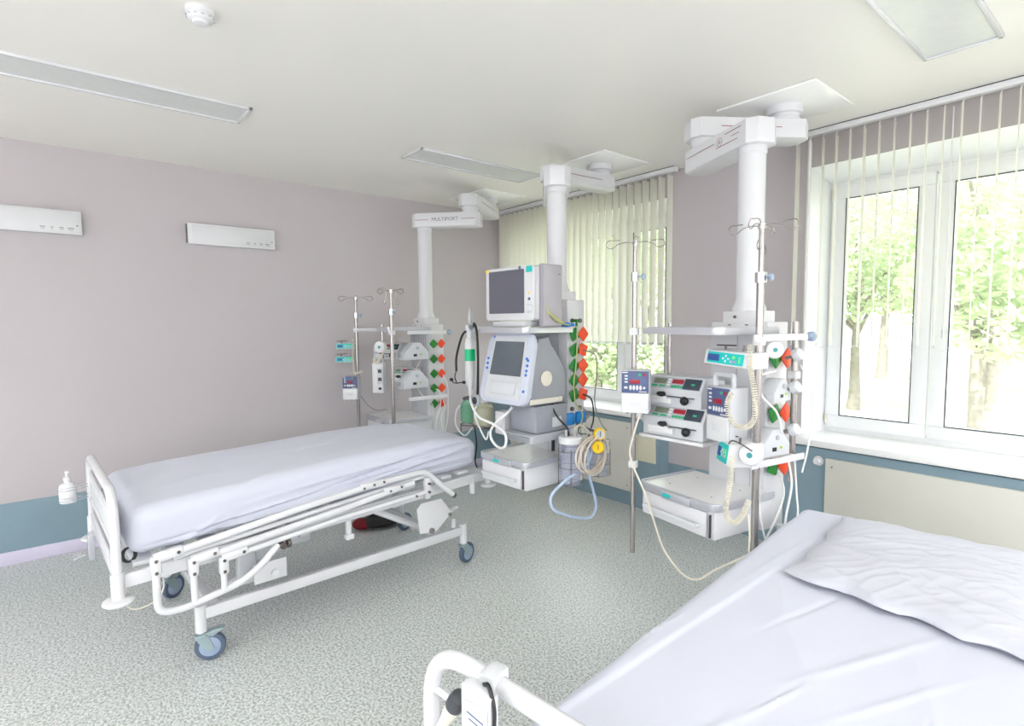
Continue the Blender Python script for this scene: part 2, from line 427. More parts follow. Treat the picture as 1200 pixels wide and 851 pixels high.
def tree(x, y, h, spread, label, m, n=5000, rt=.16, low=1.6, group=None, s=.11):
    t = thing('tree', label, 'tree', WORLD, (x, y, -.8), random.uniform(0, 360), group)
    g = G(); top = Vector((random.uniform(-.3, .3), random.uniform(-.3, .3), h*.62))
    g.tube(smooth_pts([(0, 0, -.1), (.04, 0, .5), (.08, .05, h*.3), top], 4), [rt*(1.15-.8*k/12) for k in range(13)], 10); g.obj('trunk', BARK, t)
    blobs = []; 
    for k in range(7):
        a = k*2*pi/7+random.uniform(-.3, .3); z = h*random.uniform(.36, .9); rr = spread*random.uniform(.4, .8)
        e = Vector((rr*cos(a), rr*sin(a), max(z, low))); st = Vector((.07, .04, min(h*.3+.1*k, e.z*.8)))
        G().tube(smooth_pts([st, (st+e)/2+Vector((0, 0, .1)), e], 3), [rt*.42*(1-.12*i) for i in range(7)], 6).obj('branch', BARK, t)
        blobs.append((e.x, e.y, e.z, spread*random.uniform(.38, .55)))
    blobs.append((0, 0, h*.85, spread*.6)); blobs.append((0, 0, h*.6, spread*.7))
    leaf_mesh('foliage', blobs, n, s, m, t)
TG = 'park trees seen through the windows'
tree(2.60, 9.8, 5.6, 1.9, 'tree with pale forked trunk nearest the right window pane', LEAF, 3200, .15, 2.1)
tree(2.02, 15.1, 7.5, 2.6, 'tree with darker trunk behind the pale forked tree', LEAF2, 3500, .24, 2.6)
tree(-.55, 12.7, 6.5, 2.6, 'bushy tree filling lower left pane of the right window', LEAF, 5200, .16, .9)
tree(-2.2, 10.4, 6.2, 2.4, 'tree left of the bushy tree outside the right window', LEAF2, 4200, .15, 1.2)
tree(4.6, 17.5, 7.5, 2.9, 'far tree at the right edge of the right window', LEAF2, 4200, .2, 2.4)
tree(-6.3, 8.9, 6.3, 2.3, 'tree outside the far window nearest the glass', LEAF, 4200, .15, 1.4)
tree(-10.4, 16.7, 8, 3.2, 'distant tree behind the one at the far window', LEAF2, 4200, .2, 1.5)
tree(-8.8, 11.5, 7, 2.8, 'leafy tree left of the others outside far window', LEAF, 4200, .18, 1.0)
tree(-6.6, 9.3, 2.5, 1.5, 'low green shrub outside the far window under the blind', LEAF, 2600, .06, .4)
tree(-5.0, 9.9, 2.3, 1.4, 'low pale shrub right of the green one outside far window', LEAF2, 2400, .06, .4)
tree(-1.3, 8.2, 2.4, 1.5, 'low shrub at the bottom left pane of the right window', LEAF, 2600, .06, .4)
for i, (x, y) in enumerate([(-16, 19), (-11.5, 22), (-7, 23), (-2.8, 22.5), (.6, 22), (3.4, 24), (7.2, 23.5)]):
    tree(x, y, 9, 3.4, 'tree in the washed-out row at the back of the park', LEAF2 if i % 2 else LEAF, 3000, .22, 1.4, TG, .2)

# ------------------------------------------------------------------ ceiling fixtures
def lamp(x, y0, y1, label):
    t = thing('ceiling_light', label, 'ceiling light', WORLD, (x, (y0+y1)/2, H)); L = y1-y0; w = .286
    g = G()
    for sx in (-1, 1): g.box((sx*(w/2-.009), 0, -.008), (.018, L, .016), .003)
    for sy in (-1, 1): g.box((0, sy*(L/2-.009), -.008), (w, .018, .016), .003)
    g.obj('frame', WHITE, t)
    G().box((0, 0, -.004), (w-.03, L-.03, .006)).obj('lens', DIFF, t)
    G().box((0, 0, -.0006), (w-.034, L-.034, .001)).obj('reflector', WHITE, t)
lamp(1.398, -4.6, -3.002, 'long recessed strip light in ceiling above the far bed')
lamp(1.384, -1.9, -.76, 'recessed strip light in ceiling between the pendants near window')
lamp(4.27, -2.1, -.72, 'recessed strip light in ceiling near the right window')
t = thing('smoke_detector', 'round white smoke detector on the ceiling', 'smoke detector', WORLD, (2.445, -3.43, H))
G().lathe([(.052, 0), (.052, -.014), (.047, -.018)]).obj('base', WHITE2, t)
G().lathe([(.044, -.018), (.047, -.03), (.042, -.04), (.03, -.044), (.026, -.052), (.012, -.055)]).obj('sensor_head', WHITE2, t)
g = G()
for k in range(12): a = k*pi/6; g.box((.046*cos(a), .046*sin(a), -.031), (.003, .012, .004), M=None)
g.obj('vent_slot', GREY, t)
# bed lights on the left wall
def bedlight(y0, y1, label, flat):
    t = thing('wall_light', label, 'wall light', WORLD, (0, (y0+y1)/2, 2.312)); L = y1-y0
    G().box((.027, 0, 0), (.054, L, .16), .005).obj('housing', WHITE if flat else WHITE2, t)
    g = G().box((.0555, .01, 0), (.003, L-.05, .135), .001); g.obj('front_cover', WHITE, t)
    if not flat:
        g = G()
        for k in range(9): g.box((.03, -L/2-.001, -.065+k*.016), (.046, .006, .009))
        g.obj('louvre', DGREY, t)
    g = G()
    for i, w in enumerate((.04, .02, .035, .05)):
        g.box((.0574, L/2-.21+i*.05, -.04), (.0008, w*.7, .005)); g.box((.0574, L/2-.21+i*.05, -.052), (.0008, w*.55, .003))
    g.obj('printed_marks', INK, t)
    G().cyl((.056, L/2-.025, -.02), (.0585, L/2-.025, -.02), .005, seg=10).obj('screw', INK, t)
    G().cyl((.02, L/2-.15, .08), (.02, L/2-.15, .086), .005, seg=8).obj('clip', DGREY, t)
bedlight(-4.387, -3.742, 'white rectangular wall light cut by the left picture edge', True)
bedlight(-3.1, -2.457, 'white rectangular wall light with slotted left end', False)

# ------------------------------------------------------------------ pendants
def arm(g, a, b, z0, z1, w, ea, eb, ch=.04):
    """boom arm: chamfered box running from point a to b (xy) extended by ea/eb"""
    a, b = Vector(a).to_2d(), Vector(b).to_2d(); d = (b-a); L = d.length; an = math.atan2(d.y, d.x)
    x0, x1 = -ea, L+eb; h = w/2
    pts = [(x0, -h+ch), (x0+ch, -h), (x1-ch, -h), (x1, -h+ch), (x1, h-ch), (x1-ch, h), (x0+ch, h), (x0, h-ch)]
    g.prism(pts, z1-z0, T(a.x, a.y, z0) @ Matrix.Rotation(an, 4, 'Z'), bev=.006)
    return T(a.x, a.y, 0) @ Matrix.Rotation(an, 4, 'Z'), L
def flagplate(x, y, z, parent, m, tilt=45, s=.046):
    G().prism(rrect(s, s, .006), .004, Matrix.Translation((x, y, z)) @ RY(90) @ RZ(tilt), bev=.001).obj('outlet_flag', m, parent)
def pendant(fr, A, B, label, px0, px1, py0, py1, zt, zb, brand, flags, ribs=True, rails=True, fs=.062, zh=1.60):
    """fr: head frame; A ceiling pivot; B elbow pivot (world)"""
    t = thing('ceiling_pendant', label, 'medical pendant', WORLD, (A[0], A[1], 0))
    W = lambda x, y, z: (x-A[0], y-A[1], z)
    Cc = fr.w(0, 0)
    G().box((0, 0, H-.006), (.545, .515, .012), .004).obj('ceiling_plate', TRAY, t)
    G().lathe([(.10, H-.012), (.10, H-.055), (.085, H-.06), (.078, H-.075), (.086, H-.08), (.086, H-.095), (.078, H-.1), (.078, 2.73)], seg=32).obj('ceiling_mount', WHITE, t)
    g = G(); M, L = arm(g, W(*A, 0), W(*B, 0), 2.63, 2.735, .17, .12, .10)
    up = g.obj('upper_arm', WHITE, t)
    g = G()
    for s in (-1, 1): g.box((L/2+.0, s*.0855, 2.685), (L*.75, .002, .004))
    g.obj('pinstripe', REDINK, up, M=M)
    G().lathe([(.076, 2.64), (.076, 2.61), (.07, 2.6), (.07, 2.57)], T(*W(*B, 0)), seg=28).obj('elbow', WHITE, t)
    g = G(); M, L = arm(g, W(*B, 0), W(Cc[0], Cc[1], 0), 2.46, 2.58, .17, .1, .1)
    lo = g.obj('lower_arm', WHITE, t)
    g = G()
    if brand == 'text':
        for x in (L/2-.21, L/2+.21): g.box((x, .0855, 2.52), (.12, .002, .004)); g.box((x, -.0855, 2.52), (.12, .002, .004))
        g.obj('pinstripe', REDINK, lo, M=M)
        lettering('MULTIPORT', .045, INK, lo, M @ T(L/2, -.0855, 2.52) @ FACE)
        lettering('MULTIPORT', .045, INK, lo, M @ T(L/2, .0855, 2.52) @ RZ(180) @ FACE)
    else:
        for s in (-1, 1):
            for x, w, z in ((L/2-.12, .27, 2.535), (L/2+.17, .13, 2.555), (L/2+.12, .18, 2.505), (L/2+.19, .06, 2.53)):
                g.box((x, s*.0855, z), (w, .002, .003))
            g.tube([(L/2+.06+.022*cos(k*pi/8), s*.0855, 2.53+.022*sin(k*pi/8)) for k in range(16)], .0012, 5, True)
            g.box((L/2+.06, s*.0855, 2.53), (.02, .002, .003)); g.box((L/2+.06, s*.0855, 2.537), (.014, .002, .003)); g.box((L/2+.06, s*.0855, 2.523), (.014, .002, .003))
        g.obj('emblem', REDINK, lo, M=M)
    HM = T(*W(Cc[0], Cc[1], 0)) @ RZ(fr.a)          # head frame inside the thing
    G().lathe([(.068, 2.465), (.068, 2.43), (.064, 2.425), (.064, zh+.12), (.068, zh+.10), (.082, zh+.065), (.082, zh+.05)], HM, seg=36).obj('column', WHITE, t)
    g = G().box((0, 0, zh+.02), (.19, .155, .07), .006); g.obj('column_base', WHITE, t, M=HM)
    g = G().box((0, 0, .58+(zh-.58)/2), (.33, .16, zh-.58), .008).obj('service_head', WHITE, t, M=HM)
    sh = g
    g = G()                                         # ribbed front of the head
    for k in (range(9) if ribs else (4, 7)): g.box((-.12+k*.03, -.081 if not ribs else -.083, 1.08), (.004, .003 if not ribs else .006, .9))
    g.obj('channel', GREY, sh, M=HM)
    g = G()
    for x in (-.05, .05): g.box((x, -.081, zh-.015), (.016, .003, .006))
    g.cyl((-.02, -.078, zh+.025), (-.02, -.083, zh+.025), .008, seg=12)
    g.obj('screw', DSTEEL, sh, M=HM)
    g = G()
    for z in (1.56,) : 
        pts = fillet([(px0, py1, 0), (px0, py0, 0), (px1, py0, 0), (px1, py1, 0)], .03, 5)
        g.prism([(p.x, p.y) for p in pts], .012, T(0, 0, z))
    s1 = g.obj('top_shelf', WHITE2, t, M=HM)
    def rail(z, h, nm, par, m=ALU):
        g = G(); pts = fillet([(px0-.004, py1, 0), (px0-.004, py0-.004, 0), (px1+.004, py0-.004, 0), (px1+.004, py1, 0)], .035, 5)
        out = fillet([(px0-.012, py1, 0), (px0-.012, py0-.012, 0), (px1+.012, py0-.012, 0), (px1+.012, py1, 0)], .043, 5)
        g.prism([(p.x, p.y) for p in pts]+[(p.x, p.y) for p in reversed(out)], h, T(0, 0, z), bev=.002); return g.obj(nm, m, par, M=HM)
    rail(1.543, .034, 'edge_rail', s1)
    # drawer tray
    g = G(); pts = fillet([(px0, py1, 0), (px0, py0, 0), (px1, py0, 0), (px1, py1, 0)], .03, 5)
    g.prism([(p.x, p.y) for p in pts], .014, T(0, 0, zt-.02)); tr = g.obj('tray_top', TRAY, t, M=HM)
    rail(zt-.03, .034, 'edge_rail', tr)
    g = G()
    for k in range(4): g.cyl((px0+.1+(k % 2)*.26, py0+.1+(k//2)*.2, zt-.007), (px0+.1+(k % 2)*.26, py0+.1+(k//2)*.2, zt-.0045), .004, seg=8)
    g.obj('screw', DSTEEL, tr, M=HM)
    xm = (px0+px1)/2; w = px1-px0
    dr = G().box((xm, (py0+py1)/2+.01, (zt-.03+zb)/2), (w-.02, py1-py0-.0, zt-.03-zb), .005).obj('drawer_box', WHITE, t, M=HM)
    g = G().box((xm-.012, py0-.0, (zt-.035+zb)/2), (w-.06, .014, zt-.05-zb), .004); fr_ = g.obj('drawer_front', WHITE, t, M=HM)
    g = G().box((px1-.024, py0-.002, (zt-.035+zb)/2), (.004, .012, zt-.06-zb)).obj('drawer_gap', DGREY, dr, M=HM)
    g = G().box((xm-.02, py0-.026, (zt+zb)/2-.03), (w*.74, .010, .022), .004).box((xm-.02-w*.35, py0-.012, (zt+zb)/2-.03), (.02, .03, .02), .003).box((xm-.02+w*.35, py0-.012, (zt+zb)/2-.03), (.02, .03, .02), .003)
    g.obj('handle', LGREY, fr_, M=HM)
    g = G().box((xm+.02, py0-.02, zt-.02), (w*.38, .016, .04), .004).obj('rail_clamp', ALU, tr, M=HM)
    g = G().box((xm-.03, py0-.03, zt-.02), (.05, .006, .016), .002).obj('clamp_button', TURQ if brand != 'text' else GREY, tr, M=HM)
    # outlets on the right-hand side
    for z, kinds in flags:
        for y, m in ((-.042, GREEN), (.034, ORANGE)):
            k = 'go'.index('g' if m is GREEN else 'o')
            if kinds[k] == '-': continue
            G().cyl((.164, y, z), (.186, y, z), .016, seg=14).obj('outlet', WHITE2, t, M=HM)
            o = G(); rx = {'d': 45, 't': 25, 'r': 70}[kinds[k]]
            o.prism(rrect(fs, fs, .007), .005, T(.186 if m is GREEN else .193, y, z) @ RY(90) @ RZ(rx), bev=.001)
            o.obj('outlet_flag', m, t, M=HM)
    # side rail lower on the right
    for z in ((1.53, .97) if rails else ()):
        G().box((.30, -.17, z), (.012, .38, .03), .003).box((.235, -.03, z), (.13, .02, .02), .003).obj('side_rail', WHITE2, t, M=HM)
    for y in ((.03,) if rails else ()):
        g = G().lathe([(.008, 0), (.008, .012), (.022, .02), (.024, .036), (.018, .042)], T(.30, y-.01, 1.53) @ RX(-90), seg=16).obj('rail_knob', BLUEGREY, t, M=HM)
    return t, HM
H3 = Fr(3.56, -1.22, -10); H2 = Fr(2.37, -1.41, 2); H1 = Fr(.57, -1.31, 0)
F5 = [(1.425, 'dd'), (1.29, 'dd'), (1.16, 'dd'), (1.03, 'dd'), (.892, 'dt')]
P3, M3 = pendant(H3, (3.45, -.65), (3.18, -1.03), 'nearest white ceiling pendant with emblem arm holding infusion pumps', -.25, .215, -.48, -.08, .79, .625, 'emblem', [(1.425, 'dd'), (1.16, 'td'), (.9, 'rd')], False, True, .072)
P2, M2 = pendant(H2, (2.02, -.60), (1.99, -1.06), 'middle white ceiling pendant carrying the patient monitor and ventilator', -.215, .2, -.47, -.08, .79, .62, 'emblem', [(1.53, 'td'), (1.432, 'tr'), (1.333, 'dd'), (1.242, 'dd'), (1.15, 'tr')], False, False, .07, 1.745)
P1, M1 = pendant(H1, (.59, -.60), (.89, -1.03), 'farthest white ceiling pendant with lettered arm in the corner', -.25, .2, -.48, -.08, .79, .625, 'text', F5)
# extra outlets on the middle head
g = G()
for z in (1.615, 1.06):
    for y in (-.04, .034): g.cyl((.165, y, z), (.175, y, z), .014, seg=14)
g.obj('outlet', DSTEEL, P2, M=M2)
for y in (-.075, .035): G().box((.175, y, 1.0), (.03, .085, .075), .008).obj('outlet_flag', BLUE, P2, M=M2)
G().cyl((.17, -.04, 1.615), (.215, -.04, 1.615), .009).cyl((.205, -.04, 1.62), (.205, -.04, 1.58), .008).obj('gas_plug', GREEN, P2, M=M2)

# ------------------------------------------------------------------ IV poles
def ivpole(fr, x, y, z0, z1, label, zj, zclamp, rot=20, r=.0125, extra=False, upper=True):
    t = thing('iv_pole', label, 'IV pole', fr, (x, y, z0), rot); h = z1-z0
    G().cyl((0, 0, 0), (0, 0, zj-z0), r).obj('lower_tube', STEEL, t)
    if upper:
        G().cyl((0, 0, zj-z0), (0, 0, h), r*.7).obj('upper_tube', STEEL, t)
        g = G().lathe([(r*1.5, -.022), (r*1.5, .022)], T(0, 0, zj-z0)); g.obj('collar', CHROME, t)
        g = G().cyl((0, 0, zj-z0), (.035, 0, zj-z0), .005).lathe([(.006, 0), (.014, .004), (.016, .012), (.012, .018)], T(.034, 0, zj-z0) @ RY(90), seg=14); g.obj('knob', BLUEGREY, t)
        G().lathe([(r, -.014), (r, .01), (r*.5, .014)], T(0, 0, h)).obj('hub', CHROME, t)
        for k in range(4):
            a = RAD(90*k+rot*.5); g = G(); c_, s_ = cos(a), sin(a); R = .022
            P = [Vector((.01, 0, 0)), Vector((.05, 0, .004)), Vector((.085, 0, -.004)), Vector((.105, 0, -.02)), Vector((.125, 0, -.024)), Vector((.143, 0, -.012)), Vector((.14, .006, .008)), Vector((.12, .012, .014)), Vector((.075, .02, .012))]
            if k % 2 and extra: P += [Vector((.07, .02, -.05)), Vector((.075, .02, -.09)), Vector((.09, .02, -.11)), Vector((.10, .02, -.09)), Vector((.085, .02, -.07))]
            P = [Vector((p.x*c_-p.y*s_, p.x*s_+p.y*c_, p.z)) for p in P]
            g.tube(smooth_pts([(p.x, p.y, p.z+h) for p in P], 5), .0024, 7).obj('hook', STEEL, t)
    for zc in zclamp:
        G().box((0, 0, zc-z0), (.042, .04, .036), .004).obj('clamp', WHITE2, t)
    return t
ivpole(H3, -.29, -.50, .40, 2.0, 'thin steel IV pole in front left of the nearest pendant', 1.83, (1.555, .87), 30)
ivpole(H3, .29, -.31, .45, 2.01, 'thick steel IV pole at front right of the nearest pendant', 1.79, (1.515,), 10, .0165, True)
ivpole(H1, -.21, -.58, .7, 1.83, 'IV pole at outer left of the farthest pendant', 1.68, (1.55,), 40, .014)
ivpole(H1, .29, -.50, .75, 1.87, 'IV pole at front right of the farthest pendant', 1.7, (1.53,), 10, .016, True)
ivpole(H3, -.28, -.26, 1.28, 1.60, 'short steel equipment pole behind syringe pumps', 1.60, (), 0, .011, upper=False)
ivpole(H3, .255, .0, .84, 1.60, 'steel equipment pole at rear right of nearest pendant', 1.60, (1.35,), 0, .0145, upper=False)
ivpole(H1, .02, -.45, 1.1, 1.60, 'short steel equipment pole on the farthest pendant', 1.60, (), 0, .012, upper=False)
# swing arm that carries the left pole of the far pendant
g = G().tube([(-.21, -.58, 1.553), (-.15, -.56, 1.553), (.0, -.48, 1.553)], .016, 8); tag(place(g.obj('support_arm', LGREY), H1, (0, 0, 0)), 'grey support arm reaching to the outer left pole of farthest pendant', 'support arm')

# ------------------------------------------------------------------ monitor and ventilator (middle pendant)
t = thing('patient_monitor', 'white patient monitor with dark blank screen on the pendant shelf', 'monitor', H2, (.01, -.38, 1.575))
G().box((0, .03, .0225), (.30, .16, .03), .006).obj('stand', LGREY, t)
hs = G().box((0, .005, .20), (.425, .065, .315), .018).obj('housing', WHITE, t)
G().prism(rrect(.425, .315, .02), .02, T(0, -.027, .20) @ FACE, bev=.004).obj('bezel', WHITE, t)
G().prism(rrect(.315, .255, .006), .003, T(-.022, -.047, .212) @ FACE).obj('screen', SCREEN, t)
G().lathe([(.026, 0), (.026, .006), (.02, .012), (.018, .014)], T(.178, -.047, .11) @ FACE, seg=24).obj('dial', LGREY, t)
g = G().cyl((.178, -.045, .165), (.178, -.05, .165), .009).obj('button', NAVY, t)
G().box((.18, -.049, .335), (.05, .004, .035), .003).obj('alarm_light', TURQ, t)
G().box((-.2, -.049, .345), (.022, .004, .02), .003).obj('corner_label', YELL, t)
G().cyl((.10, -.045, .348), (.10, -.051, .348), .009).obj('indicator', NAVY, t)
G().box((0, -.0485, .06), (.05, .002, .006)).obj('brand_mark', LGREY, t)
g = G().box((.178, -.0475, .2), (.014, .002, .012)); g.obj('sticker', YELL, t)
t = thing('module_rack', 'tall grey module housing behind the patient monitor', 'monitor module', H2, (.235, -.29, 1.575))
G().box((0, -.01, .185), (.03, .165, .36), .006).obj('housing', mat('mauve_grey_housing', srgb(160,156,164), .5), t)
G().box((.0162, -.01, .185), (.003, .15, .345), .001).obj('side_panel', mat('mauve_grey_panel', srgb(176,172,178), .5), t)
G().box((.0175, .045, .31), (.003, .018, .004)).obj('slot', DGREY, t)
# keyboard-like strip under the monitor
# ventilator
t = thing('ventilator', 'grey ventilator with pale blue front frame and tilted dark screen', 'ventilator', H2, (.025, -.27, 1.02))
# side profile drawn in (y, z), extruded along x
prof = [(-.20, .10), (-.215, .13), (-.205, .20), (-.17, .33), (-.125, .44), (-.095, .49), (-.02, .50), (.0, .47), (.02, .41), (.11, .33), (.13, .28), (.13, .16), (.11, .14), (.11, .10)]
YZ = Matrix(((0, 0, 1, 0), (1, 0, 0, 0), (0, 1, 0, 0), (0, 0, 0, 1)))
G().prism(prof, .37, T(-.185, 0, 0) @ YZ, bev=.012).obj('housing', mat('ventilator_shell', srgb(152,155,163), .35), t)
tilt = math.degrees(math.atan2(.09, .30))
FM = T(0, -.158, .31) @ RX(-tilt+4) @ FACE
def onfront(pts, h, z=0, dx=0, dy=0): return G().prism(pts, h, FM @ T(dx, dy, z), bev=min(.003, h*.3))
g = G(); o_ = rrect(.43, .43, .06, 6)
g.prism([(x*(1-.09*(y+.2)/.4), y) for x, y in o_], .035, FM @ T(0, .0, -.0), bev=.012); g.obj('front_frame', BLUEGREY2 if False else mat('pale_blue_frame', srgb(198,203,216), .35), t)
g = G(); g.prism([(x*(1-.08*(y+.1)/.3), y) for x, y in rrect(.31, .38, .02)], .004, FM @ T(0, 0, .034)); g.obj('front_panel', LGREY, t)
g = G(); g.prism([(x*(1-.07*(y+.1)/.2), y) for x, y in rrect(.275, .205, .006)], .004, FM @ T(0, .055, .038)); g.obj('screen', SCREEN2, t)
g = G().box((0, -.085, .04), (.24, .01, .01), .003, M=FM).box((0, -.125, .042), (.22, .07, .012), .004, M=FM); g.obj('connector_tray', LGREY, t)
g = G()
for x, ys in ((.178, (.03, .0, -.03, -.055)), (.166, (.04,)), (-.178, (.03, .0, -.03))):
    for y in ys: g.cyl(FM @ Vector((x, y+.02, .034)), FM @ Vector((x, y+.02, .04)), .0085, seg=12)
g.cyl(FM @ Vector((.178, -.13, .034)), FM @ Vector((.178, -.13, .04)), .0085, seg=12).cyl(FM @ Vector((-.15, .185, .034)), FM @ Vector((-.15, .185, .04)), .006, seg=12)
g.obj('button', mat('blue_button', srgb(60,120,200), .4), t)
G().lathe([(.045, 0), (.045, .006), (.038, .009), (.034, .007)], T(.186, -.045, .255) @ RY(90), seg=28).obj('speaker', CREAM, t)
g = G()
for k in range(4):
    g.tube([(.194, -.045+(.008+.008*k)*cos(a*pi/10), .255+(.008+.008*k)*sin(a*pi/10)) for a in range(20)], .0012, 5, True)
g.obj('speaker_ring', CREAM, t)
g = G().box((.192, -.05, .125), (.012, .27, .03), .004).cyl((.198, .06, .13), (.202, .06, .13), .006).cyl((.198, -.16, .12), (.202, -.16, .12), .006).obj('side_bracket', CREAM, t)
t = thing('compressor_unit', 'grey box unit on the shelf below the ventilator', 'compressor', H2, (.085, -.27, .945))
G().box((0, .02, .085), (.225, .27, .165), .012).obj('housing', mat('grey_unit', srgb(150,153,162), .4), t)
G().box((.114, .06, .06), (.004, .08, .06), .003).obj('side_hatch', LGREY, t)
t2 = thing('equipment_shelf', 'grey shelf plate under the ventilator unit on middle pendant', 'shelf', H2, (0, -.27, .90))
G().prism([(p.x, p.y) for p in fillet([(-.035, -.17, 0), (.215, -.17, 0), (.215, .185, 0), (-.035, .185, 0)], .02, 4, True)], .045, bev=.004).obj('plate', GREY, t2)
G().box((.09, -.174, .022), (.22, .012, .03), .003).obj('front_rail', MGREY, t2)
g = G()
for x in (.06, .15): g.box((x, .17, -.065), (.01, .02, .13))
g.obj('support_strip', DGREY, t2)

# oxygen set with green label, hoses and jars (left of middle pendant)
t = thing('humidifier_bottle', 'white oxygen bottle with bright green label left of ventilator', 'oxygen bottle', H2, (-.475, -.35, 1.14))
G().lathe([(.012, -.02), (.014, .03), (.030, .05), (.035, .08), (.035, .33), (.028, .36), (.018, .37)], seg=24).obj('bottle', WHITE2, t)
G().lathe([(.0365, .21), (.0365, .29)], seg=24, cap=False).obj('label_band', SEAGREEN, t)
G().lathe([(.022, .37), (.022, .41), (.03, .415), (.03, .45), (.018, .455)], seg=16).obj('regulator', LGREY, t)
G().lathe([(.011, .455), (.014, .48), (.010, .54), (.008, .56)], seg=12).obj('flow_meter', CLEARP, t)
g = G().tube(smooth_pts([(0, 0, .43), (.03, -.02, .44), (.06, -.03, .43)], 4), .012).obj('connector', MGREY, t)
g = G().cyl((.0, 0, .43), (.26, .16, .43), .012).box((.02, .02, .43), (.05, .04, .04), .006); g.obj('wall_bracket', LGREY, t)
bk = G().tube(smooth_pts([(-.42, -.36, 1.58), (-.36, -.4, 1.60), (-.31, -.42, 1.55), (-.30, -.42, 1.4), (-.305, -.42, 1.2), (-.31, -.42, 1.14)], 6), .008)
o = tag(place(bk.obj('breathing_hose', BLACK), H2, (0, 0, 0)), 'black hose curving down in front of the ventilator left side', 'hose')
t = thing('test_lung', 'small grey round disc hanging at the end of black hose', 'gauge', H2, (-.312, -.43, 1.105))
G().lathe([(.034, -.012), (.04, -.006), (.04, .006), (.034, .012)], FACE, seg=24).obj('case', GREY, t)
G().lathe([(.024, .012), (.024, .015), (.012, .018)], FACE, seg=20).obj('ring', DGREY, t)
g = G().tube(smooth_pts([(-.46, -.36, 1.57), (-.52, -.38, 1.52), (-.56, -.40, 1.38), (-.565, -.40, 1.28)], 6), .008, 8).tube(smooth_pts([(-.565, -.40, 1.28), (-.57, -.41, 1.24), (-.55, -.41, 1.20)], 4), .004, 6)
g.tube(smooth_pts([(-.62, -.4, 1.215), (-.59, -.41, 1.2), (-.54, -.42, 1.198), (-.47, -.42, 1.21)], 4), .004, 6)
g.sph((-.625, -.4, 1.215), .012, (1.5, 1, 1)).sph((-.455, -.42, 1.21), .011, (1.6, 1, 1))
tag(place(g.obj('stethoscope', BLACK), H2, (0, 0, 0)), 'black stethoscope hanging behind the green-labelled oxygen bottle', 'stethoscope')
def jar(fr, x, y, z, label, m, r=.07, h=.16):
    t = thing('suction_jar', label, 'jar', fr, (x, y, z))
    G().lathe([(r*.9, 0), (r, .01), (r, h*.78), (r*.7, h*.9), (r*.68, h)], seg=24).obj('vessel', m, t)
    G().lathe([(r*.78, h), (r*.78, h+.012), (r*.6, h+.018), (r*.3, h+.022)], seg=20).obj('lid', DGREY if m is JARG else WHITE2, t)
    return t
jar(H2, -.61, -.25, .905, 'green tinted suction jar on wire bracket left of ventilator', JARG)
jar(H2, -.45, -.26, .905, 'cream coloured suction jar beside the green jar', JARY)
t = thing('jar_bracket', 'wire bracket holding the green and cream jars', 'bracket', H2, (-.52, -.265, .89))
g = G()
for cx in (-.08, .07): g.tube([(cx+.066*cos(k*pi/10), .066*sin(k*pi/10), 0) for k in range(20)], .004, 6, True)
g.tube(smooth_pts([(-.145, -.02, 0), (-.17, -.01, -.03), (-.18, 0, -.12), (-.15, .02, -.2)], 5), .005, 6).tube([(.13, 0, 0), (.24, .08, .0), (.34, .17, 0)], .007, 6).tube([(-.14, .02, 0), (.14, 0, 0)], .004, 6)
g.obj('wire_frame', DSTEEL, t)
t = thing('junction_box', 'small white box hanging below ventilator between hoses', 'box', H2, (-.15, -.33, .90))
G().box((0, 0, .07), (.095, .08, .145), .008).obj('housing', WHITE, t)
G().box((0, -.041, .07), (.07, .003, .1), .001).obj('lid', WHITE2, t)
hl = smooth_pts([(-.42, -.38, 1.16), (-.33, -.46, 1.1), (-.2, -.5, 1.02), (-.05, -.5, .99), (.05, -.5, .95), (.055, -.5, .88), (-.0, -.5, .855), (-.07, -.5, .89), (-.08, -.5, .95), (-.03, -.49, 1.01), (.03, -.47, 1.06), (.05, -.44, 1.10)], 8)
tag(place(G().tube(hl, .008, 10).obj('ventilator_hose', WHOSE), H2, (0, 0, 0)), 'white hose looping under the ventilator above the tray', 'hose')
for i, (P, r_, m, lb) in enumerate([
    ([(-.6, -.25, 1.06), (-.69, -.3, 1.0), (-.72, -.3, .88), (-.66, -.27, .8), (-.60, -.24, .86)], .005, WHOSE, 'thin white tube looping left of the green jar'),
    ([(-.45, -.3, 1.07), (-.42, -.36, 1.0), (-.36, -.36, .9), (-.3, -.36, .84), (-.26, -.37, .9)], .006, WHOSE, 'thin white tube drooping below the cream jar'),
    ([(-.55, -.26, .88), (-.53, -.26, .75), (-.56, -.25, .62), (-.5, -.24, .55), (-.4, -.22, .56)], .005, BLACK, 'black cable trailing down behind the far bed head')]):
    tag(place(G().tube(smooth_pts(P, 6), r_, 8).obj('tube_line' if m is not BLACK else 'power_cable', m), H2, (0, 0, 0)), lb, 'tube')

